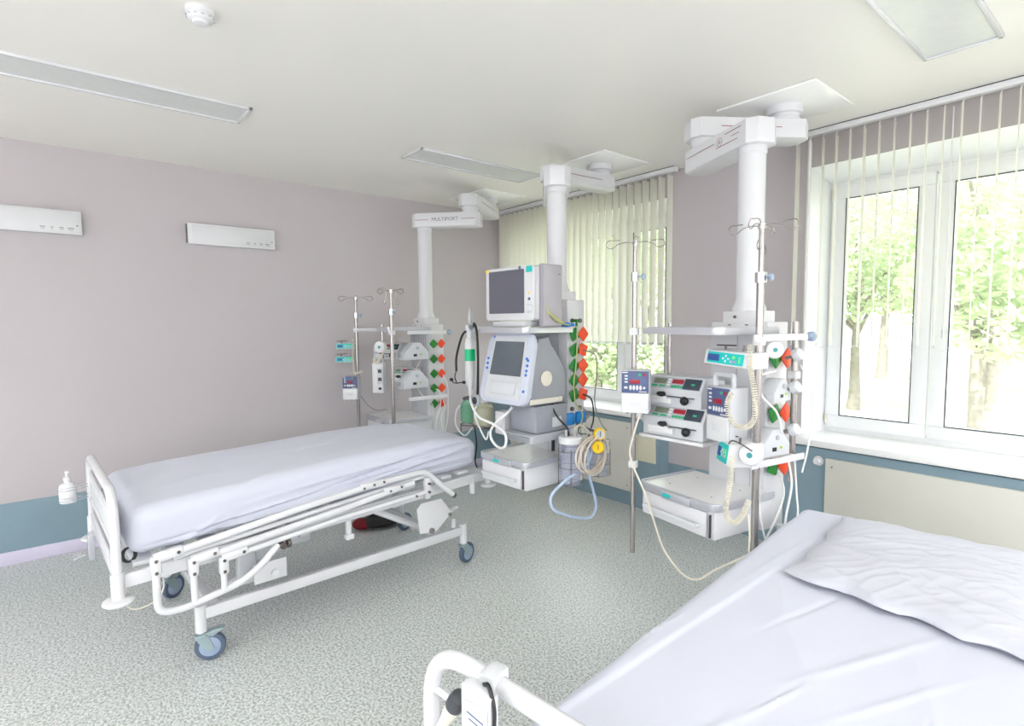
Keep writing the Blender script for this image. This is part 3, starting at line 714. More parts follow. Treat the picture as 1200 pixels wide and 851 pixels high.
# suction canisters, gauges and hoses on the right side of the middle pendant
def canister(x, y, z, label, lidm, h=.26, r=.068):
    t = thing('suction_canister', label, 'canister', H2, (x, y, z))
    G().lathe([(r*.8, 0), (r*.86, .01), (r*.92, h*.5), (r*.96, h)], seg=28).obj('vessel', JARC, t)
    G().lathe([(r*1.02, h-.008), (r*1.06, h), (r*1.06, h+.028), (r*.98, h+.034), (r*.5, h+.03)], seg=28).obj('lid', lidm, t)
    g = G()
    for a, q in ((.3, .02), (2.0, .025), (4.0, .02)): g.cyl((r*.4*cos(a), r*.4*sin(a), h+.03), (r*.4*cos(a), r*.4*sin(a), h+.05+q), .01, seg=10)
    g.obj('port', GREY, t)
    g = G()
    for zz in (.01, h*.42, h*.8): g.tube([((r+.004)*cos(k*pi/12), (r+.004)*sin(k*pi/12), zz) for k in range(24)], .002, 5, True)
    for a in (-.8, -2.3, .8): g.tube([((r+.004)*cos(a), (r+.004)*sin(a), 0), ((r+.004)*cos(a), (r+.004)*sin(a), h*.85)], .003, 5)
    g.obj('wire_holder', DSTEEL, t)
    return t
canister(.31, -.21, .64, 'tall clear suction canister with white lid beside the drawer', WHITE2)
canister(.32, .03, .655, 'clear suction canister behind coiled tubing by teal parapet', CLEARP, .19, .072)
def gauge(x, y, z, label, rz, m2):
    t = thing('vacuum_gauge', label, 'gauge', H2, (x, y, z), rz)
    G().lathe([(.03, -.02), (.036, -.012), (.036, .012), (.032, .018)], FACE, seg=26).obj('case', YELL, t)
    G().lathe([(.027, .018), (.027, .0195)], FACE, seg=22).obj('dial', m2, t)
    G().box((0, -.021, .004), (.004, .002, .03)).obj('needle', DGREY, t)
    G().cyl((0, .01, -.03), (0, .04, -.03), .01).obj('stem', CHROME, t)
gauge(.43, -.09, .945, 'yellow round vacuum gauge with grey dial, upper of two', 55, LGREY)
gauge(.44, -.115, .872, 'yellow vacuum regulator with green mark, lower of two', 40, YELL)
g = G().box((.41, -.06, .90), (.03, .03, .13), .006).cyl((.17, .0, .96), (.41, -.06, .94), .008).cyl((.2, -.12, .93), (.31, -.2, .93), .008); tag(place(g.obj('gauge_mount', STEEL), H2, (0, 0, 0)), 'steel mount holding the yellow gauges on middle pendant', 'bracket')
cl = []
for k in range(150):
    a = k*2*pi/30; R = .095+.010*sin(k*.37); cl.append((.43+.014*sin(k*.11)-.0003*k, -.125+R*1.2*cos(a), .82+R*1.0*sin(a)+.008*sin(k*.21)))
tag(place(G().tube(cl, .0062, 7).obj('coiled_tubing', CLEARH), H2, (0, 0, 0)), 'coil of clear tubing around the yellow gauges', 'tubing')
tag(place(G().tube(smooth_pts([(.35, -.06, .86), (.36, -.1, .78), (.36, -.17, .73), (.36, -.29, .70), (.36, -.42, .635), (.36, -.42, .56), (.36, -.33, .50), (.36, -.18, .44), (.36, -.08, .425), (.36, -.035, .48), (.36, -.06, .58), (.36, -.1, .68), (.36, -.11, .74), (.35, -.10, .84)], 8), .0085, 10).obj('suction_hose', BLUEHOSE), H2, (0, 0, 0)), 'pale blue suction hose looping down over the floor', 'hose')
for P, r_, m, lb in [
    ([(.19, .03, 1.15), (.25, .05, 1.12), (.26, .06, 1.0), (.25, .03, .9), (.28, -.02, .82)], .005, BLACK, 'black gas cable hanging from lowest orange outlet flag'),
    ([(.19, .03, 1.432), (.26, .07, 1.40), (.27, .08, 1.3), (.26, .07, 1.1), (.30, .08, .98), (.35, .08, .93)], .004, GHOSE, 'thin grey tube hanging from the second orange outlet flag'),
    ([(.21, -.04, 1.58), (.2, -.03, 1.45), (.2, -.04, 1.33), (.2, -.06, 1.22), (.2, -.04, 1.1), (.22, .0, 1.03), (.23, -.03, .95), (.25, -.04, .9)], .004, YHOSE, 'thin yellow-green tube from green gas plug down the outlets'),
    ([(.17, -.22, 1.2), (.19, -.24, 1.1), (.22, -.22, 1.03), (.28, -.21, .98), (.3, -.215, .93)], .0055, BLACK, 'black cable from ventilator side down to the clear canister'),
    ([(.21, .02, 1.06), (.24, .04, 1.02), (.22, -.02, .96), (.24, -.06, .92), (.3, -.05, .92)], .004, GHOSE, 'thin grey tube below the blue outlet blocks'),
    ([(.3, -.2, .94), (.32, -.14, .99), (.33, -.08, .95), (.34, -.03, .90), (.34, .02, .9)], .007, CLEARH, 'clear tube arching between the two canisters')]:
    tag(place(G().tube(smooth_pts(P, 6), r_, 7).obj('cable', m), H2, (0, 0, 0)), lb, 'cable')
g = G()
for k in range(4): g.tube(smooth_pts([(.235, -.36+.012*k, 1.76-.05*k), (.262, -.34, 1.66), (.262, -.25+.01*k, 1.60), (.24, -.14, 1.588)], 6), .0035, 6)
tag(place(g.obj('monitor_cables', YHOSE), H2, (0, 0, 0)), 'bundle of greenish monitor cables along the pendant shelf', 'cable')
g = G().box((.20, -.135, 1.59), (.06, .03, .028), .008).cyl((.22, -.13, 1.59), (.24, -.1, 1.59), .01); tag(place(g.obj('cable_plug', BLUE), H2, (0, 0, 0)), 'blue cable plug lying on the shelf beside monitor cables', 'plug')

# ------------------------------------------------------------------ infusion equipment
def marks(g, pts, s): 
    for x, z in pts: g.box((x, 0, z), (s, .002, s*.5), 0)
def drip_pump(fr, loc, label, rz=0, s=1, handle=False, d=.1, wf=1):
    """volumetric pump: navy keypad above a pale door"""
    t = thing('infusion_pump', label, 'infusion pump', fr, loc, rz); w, h = .135*s*wf, .215*s
    G().box((0, d/2, h/2), (w, d, h), .008).obj('housing', LGREY, t)
    G().box((0, -.004, h*.73), (w*.97, .008, h*.5), .003).obj('keypad', NAVY, t)
    G().box((0, -.005, h*.24), (w*.97, .01, h*.46), .006).obj('door', WHITE2, t)
    G().box((0, -.0108, h*.26), (w*.42, .002, h*.12), .001).obj('door_label', WHITE, t)
    kp = t.children[1]
    G().box((0, -.009, h*.74), (w*.36, .003, h*.09), .001).obj('display', RED, kp)
    g = G()
    for k in range(4): g.sph((-w*.16+k*w*.12, -.0085, h*.60), w*.05, (1, .3, 1.9), 10)
    for k in range(3): g.box((-w*.32, -.009, h*(.87-.07*k)), (w*.11, .003, h*.035))
    g.box((w*-.33, -.009, h*.60), (w*.12, .003, h*.05)).box((w*.33, -.009, h*.6), (w*.08, .003, h*.05)).box((-w*.36, -.009, h*.95), (w*.2, .002, h*.025)).box((w*.28, -.009, h*.51), (w*.28, .002, h*.02))
    g.obj('button', WHITE2, kp)
    G().cyl((w*.17, -.006, h*.9), (w*.17, -.010, h*.9), w*.055, seg=14).obj('start_button', GBTN, kp)
    G().cyl((w*.34, -.006, h*.9), (w*.34, -.010, h*.9), w*.06, seg=14).obj('stop_button', RED, kp)
    if handle:
        G().tube(fillet([(-w*.4, .03, h), (-w*.4, .03, h*1.22), (w*.42, .03, h*1.22), (w*.42, .03, h)], .012, 4), .011, 8).obj('handle', LGREY, t)
    G().cyl((0, d, h*.5), (0, d+.02, h*.5), .02).obj('pole_clamp', GREY, t)
    g = G()
    for x in (-.3, 0, .3): g.cyl((x*w, .03, -.006), (x*w, .03, .002), .008, seg=8)
    g.obj('foot', DGREY, t)
    return t
drip_pump(H3, (-.215, -.56, 1.15), 'infusion pump with navy keypad on the thin left IV pole', 40, 1.0)
drip_pump(H3, (.145, -.385, 1.055), 'large infusion pump with top handle on the thick IV pole', -6, 1.17, True, .11, .86)
drip_pump(H1, (-.19, -.66, .945), 'small distant infusion pump with navy keypad on outer left pole', 48, .98)
def teal_pump(fr, loc, label, rz=0, roll=0, w=.235, h=.07, d=.13, spool=False):
    t = thing('feeding_pump', label, 'pump', fr, loc, rz)
    R = RY(roll)
    hg = G().prism([(-.0, 0), (-.012, h*.12), (.0, h), (d, h*1.05), (d, -.0)], w, T(-w/2, 0, 0) @ YZ, bev=.004).obj('housing', WHITE2, t, M=R)
    FMx = R @ T(0, -.0065, h*.55) @ RX(-8)
    kp = G().box((0, 0, 0), (w*(.84 if w > .2 else .95), .004, h*(.72 if w > .2 else .85)), .002, M=None).obj('keypad', TURQ, t, M=FMx)
    G().box((-w*.27, -.003, 0), (w*.27, .003, h*.42)).obj('display', LCD, kp, M=FMx)
    g = G()
    for dx, dz in ((0, .012), (0, -.012), (-.014, 0), (.014, 0), (.03, -.012)): g.sph((w*.02+dx, -.003, dz), .0055, (1, .4, 1), 10)
    g.obj('button', WHITE2, kp, M=FMx)
    g = G().box((w*.2, -.003, h*.12), (.012, .003, .012)).box((w*.33, -.003, 0), (.006, .002, h*.4)); g.obj('light', mat('lime_mark', srgb(150,230,120), .4), kp, M=FMx)
    G().box((w*.2, -.003, -h*.15), (.028, .003, .012)).obj('blue_key', BLUEGREY, kp, M=FMx)
    g = G().cyl((-.05, .05, h), (-.05, .05, h+.022), .006, seg=8).tube([(-.09, .04, h+.02), (.0, .06, h+.024)], .004, 6).cyl((.05, .05, h), (.05, .05, h+.03), .005, seg=8)
    g.obj('hook', DSTEEL, t, M=R)
    return t
teal_pump(H3, (.19, -.40, 1.40), 'white pump with turquoise front above the handled infusion pump', -2, 3)
teal_pump(H3, (.20, -.41, .965), 'white pump with turquoise front turned left, below large infusion pump', -30, 0, .12, .10, .15)
teal_pump(H1, (-.31, -.64, 1.38), 'upper of two small turquoise-fronted pumps on far pendant', 50, 0, .165, .052, .09)
teal_pump(H1, (-.28, -.66, 1.265), 'lower of two small turquoise-fronted pumps on far pendant', 50, 0, .165, .052, .09)
def syringe_pump(fr, loc, label, rz=0, w=.345, h=.15, back=.0):
    t = thing('syringe_pump', label, 'syringe pump', fr, loc, rz)
    prof = [(0, 0), (0, h*.55), (.045, h), (.17, h), (.17, 0)]
    G().prism(prof, w, T(-w/2, 0, 0) @ YZ, bev=.005).obj('housing', LGREY, t)
    an = math.degrees(math.atan2(h*.45, .045)); SM = T(0, .0225, h*.775) @ RX(-(90-an)) 
    def sl(x, z, ww, hh, m, nm, par, y=-.002): return G().box((x, y, z), (ww, .003, hh), .001).obj(nm, m, par, M=SM)
    p = sl(0, 0, w*.92, h*.42, GREY, 'keypad', t)
    sl(w*.32, 0, w*.27, h*.4, DISP, 'dark_field', p, -.003); sl(-w*.22, .008, w*.22, h*.2, mat('olive_display', srgb(120,128,110), .3), 'lcd', p, -.004)
    sl(w*.08, .01, w*.19, h*.16, RED, 'display', p, -.004)
    g = G()
    for k in range(4): g.box((w*(.01+.052*k), -.004, -h*.13), (w*.042, .003, h*.09))
    for k in range(2): g.box((-w*(.3-.14*k), -.004, -h*.13), (w*.1, .003, h*.07))
    g.box((w*.34, -.005, -.002), (w*.06, .003, h*.06)); g.obj('green_key', GBTN, p, M=SM)
    g = G()
    for k in range(3): g.box((-w*.06, -.004, h*(.12-.1*k)), (w*.05, .003, h*.05))
    g.obj('white_key', WHITE2, p, M=SM)
    g = G().cyl((-w*.1, -.01, h*.42), (-w*.1, -.028, h*.42), .013, seg=14).sph((-w*.13, -.02, h*.42), .016, (1.5, .8, .8)); g.obj('syringe_clamp', BLACK, t)
    G().sph((w*.27, -.022, h*.26), .022, (1, .8, 1)).cyl((w*.27, 0, h*.26), (w*.27, -.02, h*.26), .012).obj('drive_knob', BLACK, t)
    G().cyl((-w*.08, -.016, h*.36), (w*.42, -.016, h*.36), .003, seg=8).obj('rail_rod', DGREY, t)
    G().box((-w*.15, -.012, h*.2), (w*.42, .026, h*.18), .004).cyl((-w*.36, -.018, h*.3), (-w*.02, -.018, h*.3), .009, seg=12).obj('syringe_cradle', WHITE2, t)
    return t
syringe_pump(H3, (-.165, -.37, 1.175), 'upper syringe pump of the stack between the IV poles', 10)
syringe_pump(H3, (-.125, -.40, 1.03), 'lower syringe pump of the stack between the IV poles', 10)
t = thing('pump_rack', 'white rack plate carrying the two stacked syringe pumps', 'rack', H3, (-.125, -.40, 1.01), 10)
G().box((0, .08, .008), (.37, .2, .016), .004).obj('base_plate', WHITE2, t)
G().box((0, .19, .15), (.34, .012, .3), .003).obj('back_plate', WHITE2, t)
G().tube(smooth_pts([(-.18, .16, .02), (-.26, .14, .04), (-.25, .1, .09), (-.19, .1, .11)], 6), .009, 8).obj('carry_handle', LGREY, t)
syringe_pump(H1, (-.1, -.36, 1.29), 'upper syringe pump on the farthest pendant', 30, .26, .14)
syringe_pump(H1, (.13, -.33, 1.10), 'lower syringe pump on the farthest pendant', 35, .2, .12)
t = thing('monitoring_module', 'tall pale handled module hanging in the middle of the farthest pendant', 'monitor module', H1, (.02, -.5, 1.01), 45)
G().box((0, .04, .13), (.10, .09, .26), .01).obj('housing', WHITE2, t)
G().box((.02, -.006, .15), (.05, .006, .14), .003).obj('front_recess', LGREY, t)
G().box((.02, -.009, .04), (.025, .004, .02), .001).obj('port', BLACK, t)
for q in (.12, .19): G().box((.02, -.010, q), (.03, .004, .03), .002).obj('dark_window', DGREY, t)
G().tube(fillet([(-.04, .02, .26), (-.04, .02, .30), (.04, .02, .30), (.04, .02, .26)], .012, 4), .008, 8).obj('handle', LGREY, t)
# wedge shaped device bodies on the right rail
def wedge(fr, loc, label, rz=0, s=1, lit=True):
    t = thing('syringe_driver', label, 'syringe driver', fr, loc, rz)
    pts = [(-.11*s, 0), (-.11*s, .05*s), (-.03*s, .13*s), (.03*s, .13*s), (.10*s, .055*s), (.10*s, 0)]
    G().prism(pts, .09*s, T(-.045*s, 0, 0) @ YZ, bev=.005).obj('housing', LGREY, t)
    g = G().box((.046*s, -.02*s, .035*s), (.004, .028*s, .018*s)); g.obj('socket', BLACK, t)
    G().cyl((.044*s, .03*s, .04*s), (.05*s, .03*s, .04*s), .006, seg=10).obj('lamp', mat('lamp_green', srgb(190,220,60), .4), t)
    g = G().cyl((.045*s, .0, .09*s), (.05*s, 0, .09*s), .012*s).box((-.02*s, -.115*s, .03*s), (.04*s, .02*s, .03*s), .003); g.obj('fitting', GREY, t)
    return t
wedge(H3, (.25, -.17, .99), 'grey wedge-backed syringe driver on right rail of nearest pendant', 0, .95)
wedge(H1, (.25, -.27, 1.30), 'upper grey wedge device on the farthest pendant', 0, 1.1)
wedge(H1, (.25, -.28, 1.06), 'lower grey wedge device on the farthest pendant', 0, 1.15)
def spool(fr, loc, label, rz, s=1):
    t = thing('cable_spool', label, 'cable holder', fr, loc, rz)
    g = G().lathe([(.03, -.03), (.052, -.026), (.056, .012), (.05, .022), (.026, .026)], Matrix.Scale(s, 4) @ FACE, seg=28); g.obj('drum', WHITE2, t)
    G().lathe([(.014, .027), (.014, .029)], Matrix.Scale(s, 4) @ FACE, seg=20).obj('hub_light', SEAGREEN2, t)
    G().cyl((0, .02*s, 0), (0, .07*s, 0), .012*s).obj('stem', GREY, t)
wedge(H3, (.25, -.13, 1.235), 'upper grey wedge-backed device beside the rear right pole', 10, .8)
spool(H3, (.285, -.20, 1.475), 'white cable spool at the top right beside thick IV pole', 52, .72)
spool(H3, (.33, -.40, 1.035), 'white cable spool above the lower turquoise pump', 20, .85)
spool(H1, (.12, -.52, 1.41), 'small white cable spool on the farthest pendant', 40, .9)
def grip(loc, label):
    t = thing('clamp_knob', label, 'knob', H3, loc)
    G().lathe([(.012, -.02), (.028, -.016), (.03, .0), (.026, .014), (.01, .018)], RY(70), seg=18).obj('wheel', LGREY, t)
    G().cyl((-.06, 0, -.02), (-.01, 0, -.004), .008).obj('screw', STEEL, t)
grip((.31, -.06, 1.45), 'grey clamp knob, topmost on rear right pole'); grip((.31, -.07, 1.30), 'grey clamp knob, middle on rear right pole'); grip((.31, -.07, 1.105), 'grey clamp knob, lowest on rear right pole')
def coil(fr, P, R, turns, r_, label, m=IVORY):
    P = smooth_pts(P, 16); N = len(P); out = []
    n = turns*9; up = Vector((0, 0, 1))
    L = [0]
    for a, b in zip(P, P[1:]): L.append(L[-1]+(b-a).length)
    j = 0
    for k in range(n+1):
        d = L[-1]*k/n
        while j < N-2 and L[j+1] < d: j += 1
        q = (d-L[j])/max(1e-6, L[j+1]-L[j]); p = P[j].lerp(P[j+1], q); tg = (P[j+1]-P[j]).normalized()
        uu = Vector((1, -.6, .1)); uu = (uu-tg*uu.dot(tg)).normalized(); w = tg.cross(uu); a = 2*pi*k/9
        out.append(p+(uu*cos(a)+w*sin(a))*R)
    tag(place(G().tube(out, r_, 5).obj('spiral_cable', m), fr, (0, 0, 0)), label, 'cord')
coil(H3, [(.30, -.38, 1.50), (.32, -.41, 1.42), (.35, -.43, 1.36), (.37, -.44, 1.28), (.37, -.44, 1.2), (.33, -.44, 1.155), (.27, -.45, 1.17), (.25, -.46, 1.24), (.28, -.47, 1.30)], .010, 60, .0026, 'ivory coiled cord hanging in front of the thick IV pole')
coil(H3, [(.29, -.47, 1.03), (.30, -.49, .93), (.29, -.50, .83), (.30, -.51, .775), (.34, -.51, .76), (.375, -.51, .80), (.40, -.50, .87)], .010, 48, .0026, 'ivory coiled cord hanging over the nearest drawer tray')
coil(H1, [(-.20, -.62, 1.48), (-.21, -.62, 1.3), (-.19, -.62, 1.19), (-.13, -.62, 1.18), (-.07, -.6, 1.20)], .008, 30, .003, 'ivory coiled cord on the outer left pole of farthest pendant')
coil(H1, [(.27, -.54, 1.42), (.2, -.56, 1.33), (.12, -.56, 1.28), (.08, -.56, 1.32)], .009, 24, .003, 'ivory coiled cord on the front pole of farthest pendant')
for fr, P, r_, m, lb in [
    (H3, [(-.22, -.52, 1.15), (-.23, -.55, 1.05), (-.26, -.55, .95), (-.25, -.54, .88), (-.22, -.52, .80), (-.17, -.515, .72), (-.11, -.515, .6), (-.04, -.52, .5), (.08, -.53, .44), (.17, -.53, .45), (.26, -.52, .53), (.40, -.50, .64), (.45, -.45, .70)], .005, IVORY, 'white power cable looping below the nearest drawer tray'),
    (H3, [(.36, -.45, .79), (.37, -.45, .70), (.37, -.45, .62), (.39, -.43, .57)], .004, IVORY, 'thin white cable dropping right of the nearest drawer'),
    (H3, [(.28, -.28, 1.0), (.30, -.30, .90), (.30, -.29, .75), (.31, -.25, .6), (.30, -.2, .52)], .004, WHOSE, 'white tube falling behind the thick IV pole'),
    (H3, [(.3, -.1, .98), (.31, -.08, .85), (.30, -.1, .7), (.31, -.14, .55), (.28, -.18, .5)], .005, WHOSE, 'white cable beside the rear right pole'),
    (H3, [(.29, -.03, .95), (.31, -.04, .8), (.33, -.06, .7), (.31, -.1, .56), (.27, -.12, .5)], .004, WHOSE, 'rearmost thin white cable under nearest side rail'),
    (H3, [(.2, -.02, .88), (.26, -.06, .8), (.27, -.12, .7), (.27, -.2, .6), (.26, -.26, .52)], .005, WHOSE, 'pale tube under the nearest pendant outlets'),
    (H3, [(.31, -.04, 1.40), (.34, -.0, 1.3), (.335, .02, 1.15), (.33, .0, 1.0), (.32, -.02, .9)], .004, WHOSE, 'white cable along the right side of rear pole'),
    (H3, [(.3, -.2, 1.38), (.28, -.28, 1.36), (.30, -.3, 1.28), (.32, -.22, 1.2), (.31, -.16, 1.1)], .005, WHOSE, 'white cable curling between the spool and wedge device'),
    (H1, [(.18, -.03, 1.03), (.22, .0, .98), (.21, .0, .85), (.2, -.03, .75), (.2, -.05, .62)], .005, WHOSE, 'white tube hanging from lowest outlet of farthest pendant'),
    (H1, [(.2, .03, .95), (.22, .05, .85), (.2, .02, .78), (.24, .0, .7), (.2, .04, .6)], .005, WHOSE, 'crinkled white tube below the farthest pendant outlets'),
    (H1, [(.19, .04, 1.16), (.23, .07, 1.05), (.22, .08, .9), (.24, .06, .75), (.22, .04, .62)], .004, WHOSE, 'rear white tube at right of farthest pendant'),
    (H1, [(.24, -.2, 1.3), (.2, -.26, 1.15), (.22, -.2, 1.0), (.24, -.1, .9), (.22, -.06, .8)], .004, IVORY, 'ivory cable across the far pendant side'),
    (H1, [(-.24, -.55, .98), (-.18, -.5, .88), (-.05, -.48, .85), (.12, -.48, .88)], .003, GHOSE, 'thin grey wire between the far pendant poles')]:
    tag(place(G().tube(smooth_pts(P, 6), r_, 7).obj('cable', m), fr, (0, 0, 0)), lb, 'cable')
t = thing('cable_tangle_hook', 'dark cable hook bracket on the lower turquoise pump', 'hook', H3, (.28, -.42, 1.065))
G().tube(smooth_pts([(-.05, 0, .0), (-.02, -.01, .02), (.03, -.01, .01), (.07, 0, -.01)], 5), .003, 6).obj('wire', DSTEEL, t)

# ------------------------------------------------------------------ beds
def bed(fr, label, full=True, fx=0):
    t = thing('hospital_bed', label, 'bed', fr, (0, 0, 0))
    X = .47; sl = (lambda y: .515+.04*(y+1.08)) if full else (lambda y: .50)          # height of the tilted frame along the bed
    ft = G().tube(fillet([(X+.01+fx, -1.10, .47), (X+.01+fx, -1.10, .90), (-X-.01-fx, -1.10, .90), (-X-.01-fx, -1.10, .47)], .13, 8), .019, 14).obj('footboard', WHITE, t)
    g = G()
    for z in (.80, .66, .575): g.cyl((-X-fx, -1.10, z), (X+fx, -1.10, z), .011 if z < .79 else .008)
    g.box((0, -1.10, .535), (2*X+2*fx, .02, .05), .004)
    g.obj('crossbar', WHITE, ft)
    G().box((0, -1.098, .73), (2*X-.03, .006, .12), .002).obj('infill_panel', WHITE2, ft)
    for s in (-1, 1):
        p = G().cyl((s*(X+.01+fx), -1.10, .44), (s*(X+.01+fx), -1.10, .56), .0255).obj('post_sleeve', WHITE, t)
        G().lathe([(.02, .425), (.055, .43), (.06, .438), (.055, .446), (.02, .452)], T(s*(X+.01+fx), -1.10, 0), seg=28).obj('wall_bumper', WHITE, p)
    # tilted deck frame
    g = G()
    for s in (-1, 1):
        g.prism([(-1.10, sl(-1.1)-.032), (-1.10, sl(-1.1)+.028), (.90, sl(.9)+.028), (.90, sl(.9)-.032)], .03, T(s*(X-.01)-.015, 0, 0) @ YZ, bev=.004)
    g.box((0, .90, sl(.9)), (2*X, .04, .06), .006); g.box((0, -.4, sl(-.4)+.01), (2*X, .04, .03), .004); g.box((0, .3, sl(.3)+.01), (2*X, .04, .03), .004)
    g.obj('deck_frame', WHITE, t)
    g = G()
    for k in range(14):
        y = -1.0+k*.135; g.box((0, y, sl(y)+.045), (2*X-.06, .08, .02), .004)
    g.obj('deck_slat', WHITE, t)
    for s in (-1, 1):
        p = G().cyl((s*(X+.01), .93, .535), (s*(X+.01), .93, .63), .022).obj('post_sleeve', WHITE, t)
        G().lathe([(.02, .515), (.052, .52), (.056, .528), (.05, .536), (.02, .54)], T(s*(X+.01), .93, 0), seg=28).obj('wall_bumper', WHITE, p)
    g = G()
    for s in (-1, 1): g.cyl((s*(X-.01), .81, .49), (s*(X-.01), .81, .60), .018)
    g.obj('accessory_socket', WHITE, t)
    # base
    g = G()
    for s in (-1, 1):
        g.box((s*.395, 0, .232), (.035, 1.56, .055), .004)
        for y in (-.78, .78): g.cyl((s*.395, y, .145), (s*.395, y, .275), .026)
    for y in (-.72, .60): g.box((0, y, .235), (.79, .045, .045), .004)
    g.obj('base_frame', WHITE, t)
    lk = G()
    for s in (-1, 1):
        lk.tube([(s*.3, -.66, .27), (s*.3, -.25, .48)], .02, 8).tube([(s*.3, .55, .27), (s*.3, .1, .53)], .02, 8).tube([(s*.3, .8, .36), (s*.3, .45, .30)], .016, 8)
    lk.box((0, -.25, .47), (.66, .05, .05), .005).box((0, .1, .52), (.66, .05, .05), .005)
    lk.obj('lift_linkage', WHITE, t)
    G().box((.08, -.3, .40), (.12, .32, .12), .01).cyl((.08, -.2, .42), (.08, .25, .44), .025).obj('actuator', LGREY, t)
    for s in (-1, 1):
        for y in (-.78, .78):
            c = G()
            c.mi = 0
            c.box((0, .0, .128), (.055, .05, .012), .003); c.prism([(-.028, .128), (.03, .128), (.055, .062), (.03, .052), (.005, .07)], .004, T(-.022, 0, 0) @ YZ); c.prism([(-.028, .128), (.03, .128), (.055, .062), (.03, .052), (.005, .07)], .004, T(.018, 0, 0) @ YZ)
            if y < 0: c.prism([(-.02, .13), (.07, .152), (.10, .15), (.05, .118)], .04, T(-.02, 0, 0) @ YZ, bev=.003)
            c.cyl((0, 0, .12), (0, 0, .155), .016)
            fk = c.obj('caster_fork', CASTH, t); fk.location = (s*.395, y, 0); fk.rotation_euler = (0, 0, RAD({-1: 30, 1: -20}[s] if y < 0 else 15))
            G().lathe([(.05, -.016), (.064, -.015), (.068, -.007), (.068, .007), (.064, .015), (.05, .016)], T(0, .035, .068) @ RY(90), seg=30).obj('tyre', CAST, fk)
            G().lathe([(.008, -.018), (.046, -.0165), (.052, -.012), (.052, .012), (.046, .0165), (.008, .018)], T(0, .035, .068) @ RY(90), seg=26).obj('wheel_hub', BLUEGREY, fk)
    if full:
        x = .535
        # folded side guard
        sg = G().tube(fillet([(x, -.97, .59), (x, -.97, .36), (x, -.88, .345), (x, -.64, .385), (x, -.555, .43), (x, -.455, .522)], .05, 6), .0165, 12).obj('side_guard', WHITE, t)
        g = G()
        for y, z0, z1 in ((-.828, .365, .56), (-.705, .375, .53)): g.cyl((x, y, z0), (x, y, z1), .0145, seg=14)
        g.obj('guard_post', WHITE, sg)
        g = G().tube(fillet([(x, -.97, .60), (x, -.35, .675), (x, .02, .712), (x, .40, .728), (x, .60, .545)], .05, 6), .0165, 12).obj('guard_rail', WHITE, sg)
        g = G().tube([(x, -.83, .548), (x, -.1, .622), (x, .32, .675)], .0165, 12).obj('guard_rail', WHITE, sg)
        g = G().tube([(x, -.705, .522), (x, -.1, .575), (x, .40, .60)], .0135, 12).obj('guard_rail', WHITE, sg)
        g = G().tube([(x-.03, -.9, .575), (x-.03, .42, .69)], .012, 10).obj('guard_rail', WHITE, sg)
        for y, z in ((-.97, .595), (-.828, .548), (-.705, .52)):
            j = G().box((x, y, z-.025), (.042, .042, .085), .012).box((x, y+.05, z+.008), (.042, .12, .042), .014, M=T(x, y, z) @ RX(7) @ T(-x, -y, -z)).obj('hinge_joint', WHITE, sg)
            g = G()
            for yy, zz in ((0, 0), (.085, .018), (0, -.052)): g.cyl((x+.018, y+yy, z+zz), (x+.0235, y+yy, z+zz), .0075, seg=12)
            g.obj('bolt', DSTEEL, j)
        j = G().box((x-.01, .42, .62), (.035, .04, .13), .01).box((x, .19, .665), (.036, .13, .04), .012, M=None).box((x, .06, .715), (.036, .16, .04), .014).obj('hinge_joint', WHITE, sg)
        g = G()
        for yy, zz in ((.42, .65), (.42, .60), (.33, .595), (.16, .662), (.23, .672), (.0, .71), (.06, .718), (.12, .722)): g.cyl((x+.0, yy, zz), (x+.022, yy, zz), .007, seg=12)
        g.obj('bolt', DSTEEL, j)
        G().cyl((x, .60, .545), (x, .613, .532), .0175).obj('end_cap', DSTEEL, sg)
        k = G().cyl((x-.03, -.44, .515), (x+.025, -.44, .515), .016).lathe([(.01, 0), (.022, .004), (.022, .02), (.016, .024)], T(x+.0, -.42, .515) @ RX(-90)); k.obj('release_knob', DSTEEL, sg)
        g = G().box((.46, -.475, .37), (.012, .16, .10), .004).cyl((.466, -.46, .36), (.49, -.46, .36), .015).cyl((.49, -.46, .36), (.494, -.46, .36), .02); g.obj('control_plate', WHITE, t)
        g = G().prism([(.40, .47), (.42, .31), (.54, .30), (.66, .39), (.58, .50), (.43, .50)], .01, T(.43, 0, 0) @ YZ, bev=.002); lp = g.obj('lift_plate', WHITE2, t)
        g = G().cyl((.44, .50, .315), (.455, .50, .315), .017).cyl((.44, .64, .385), (.452, .64, .385), .011); g.obj('bolt', STEEL, lp)
        G().cyl((.45, -.05, .42), (.45, -.05, .54), .017).box((.45, -.05, .43), (.045, .045, .03), .004).obj('iv_socket', WHITE, t)
        g = G().box((.2, -.5, .43), (.34, .18, .06), .01).box((.36, -.56, .38), (.06, .09, .16), .015); g.obj('motor_housing', LGREY, t)
        g = G().tube([(.395, .7, .27), (.395, .7, .33)], .015).obj('stub_post', WHITE, t)
    return t
B1 = Fr(1.62, -2.70, 2.3)
bed(B1, 'white hospital bed frame with folded side guard near the left wall')
a = RAD(6.5); ox, oy = 4.03+.47*cos(a)-1.10*sin(a), -3.32+.47*sin(a)+1.10*cos(a)
B2 = Fr(ox, oy, 6.5)
bed(B2, 'white hospital bed frame in the right foreground', False, .09)

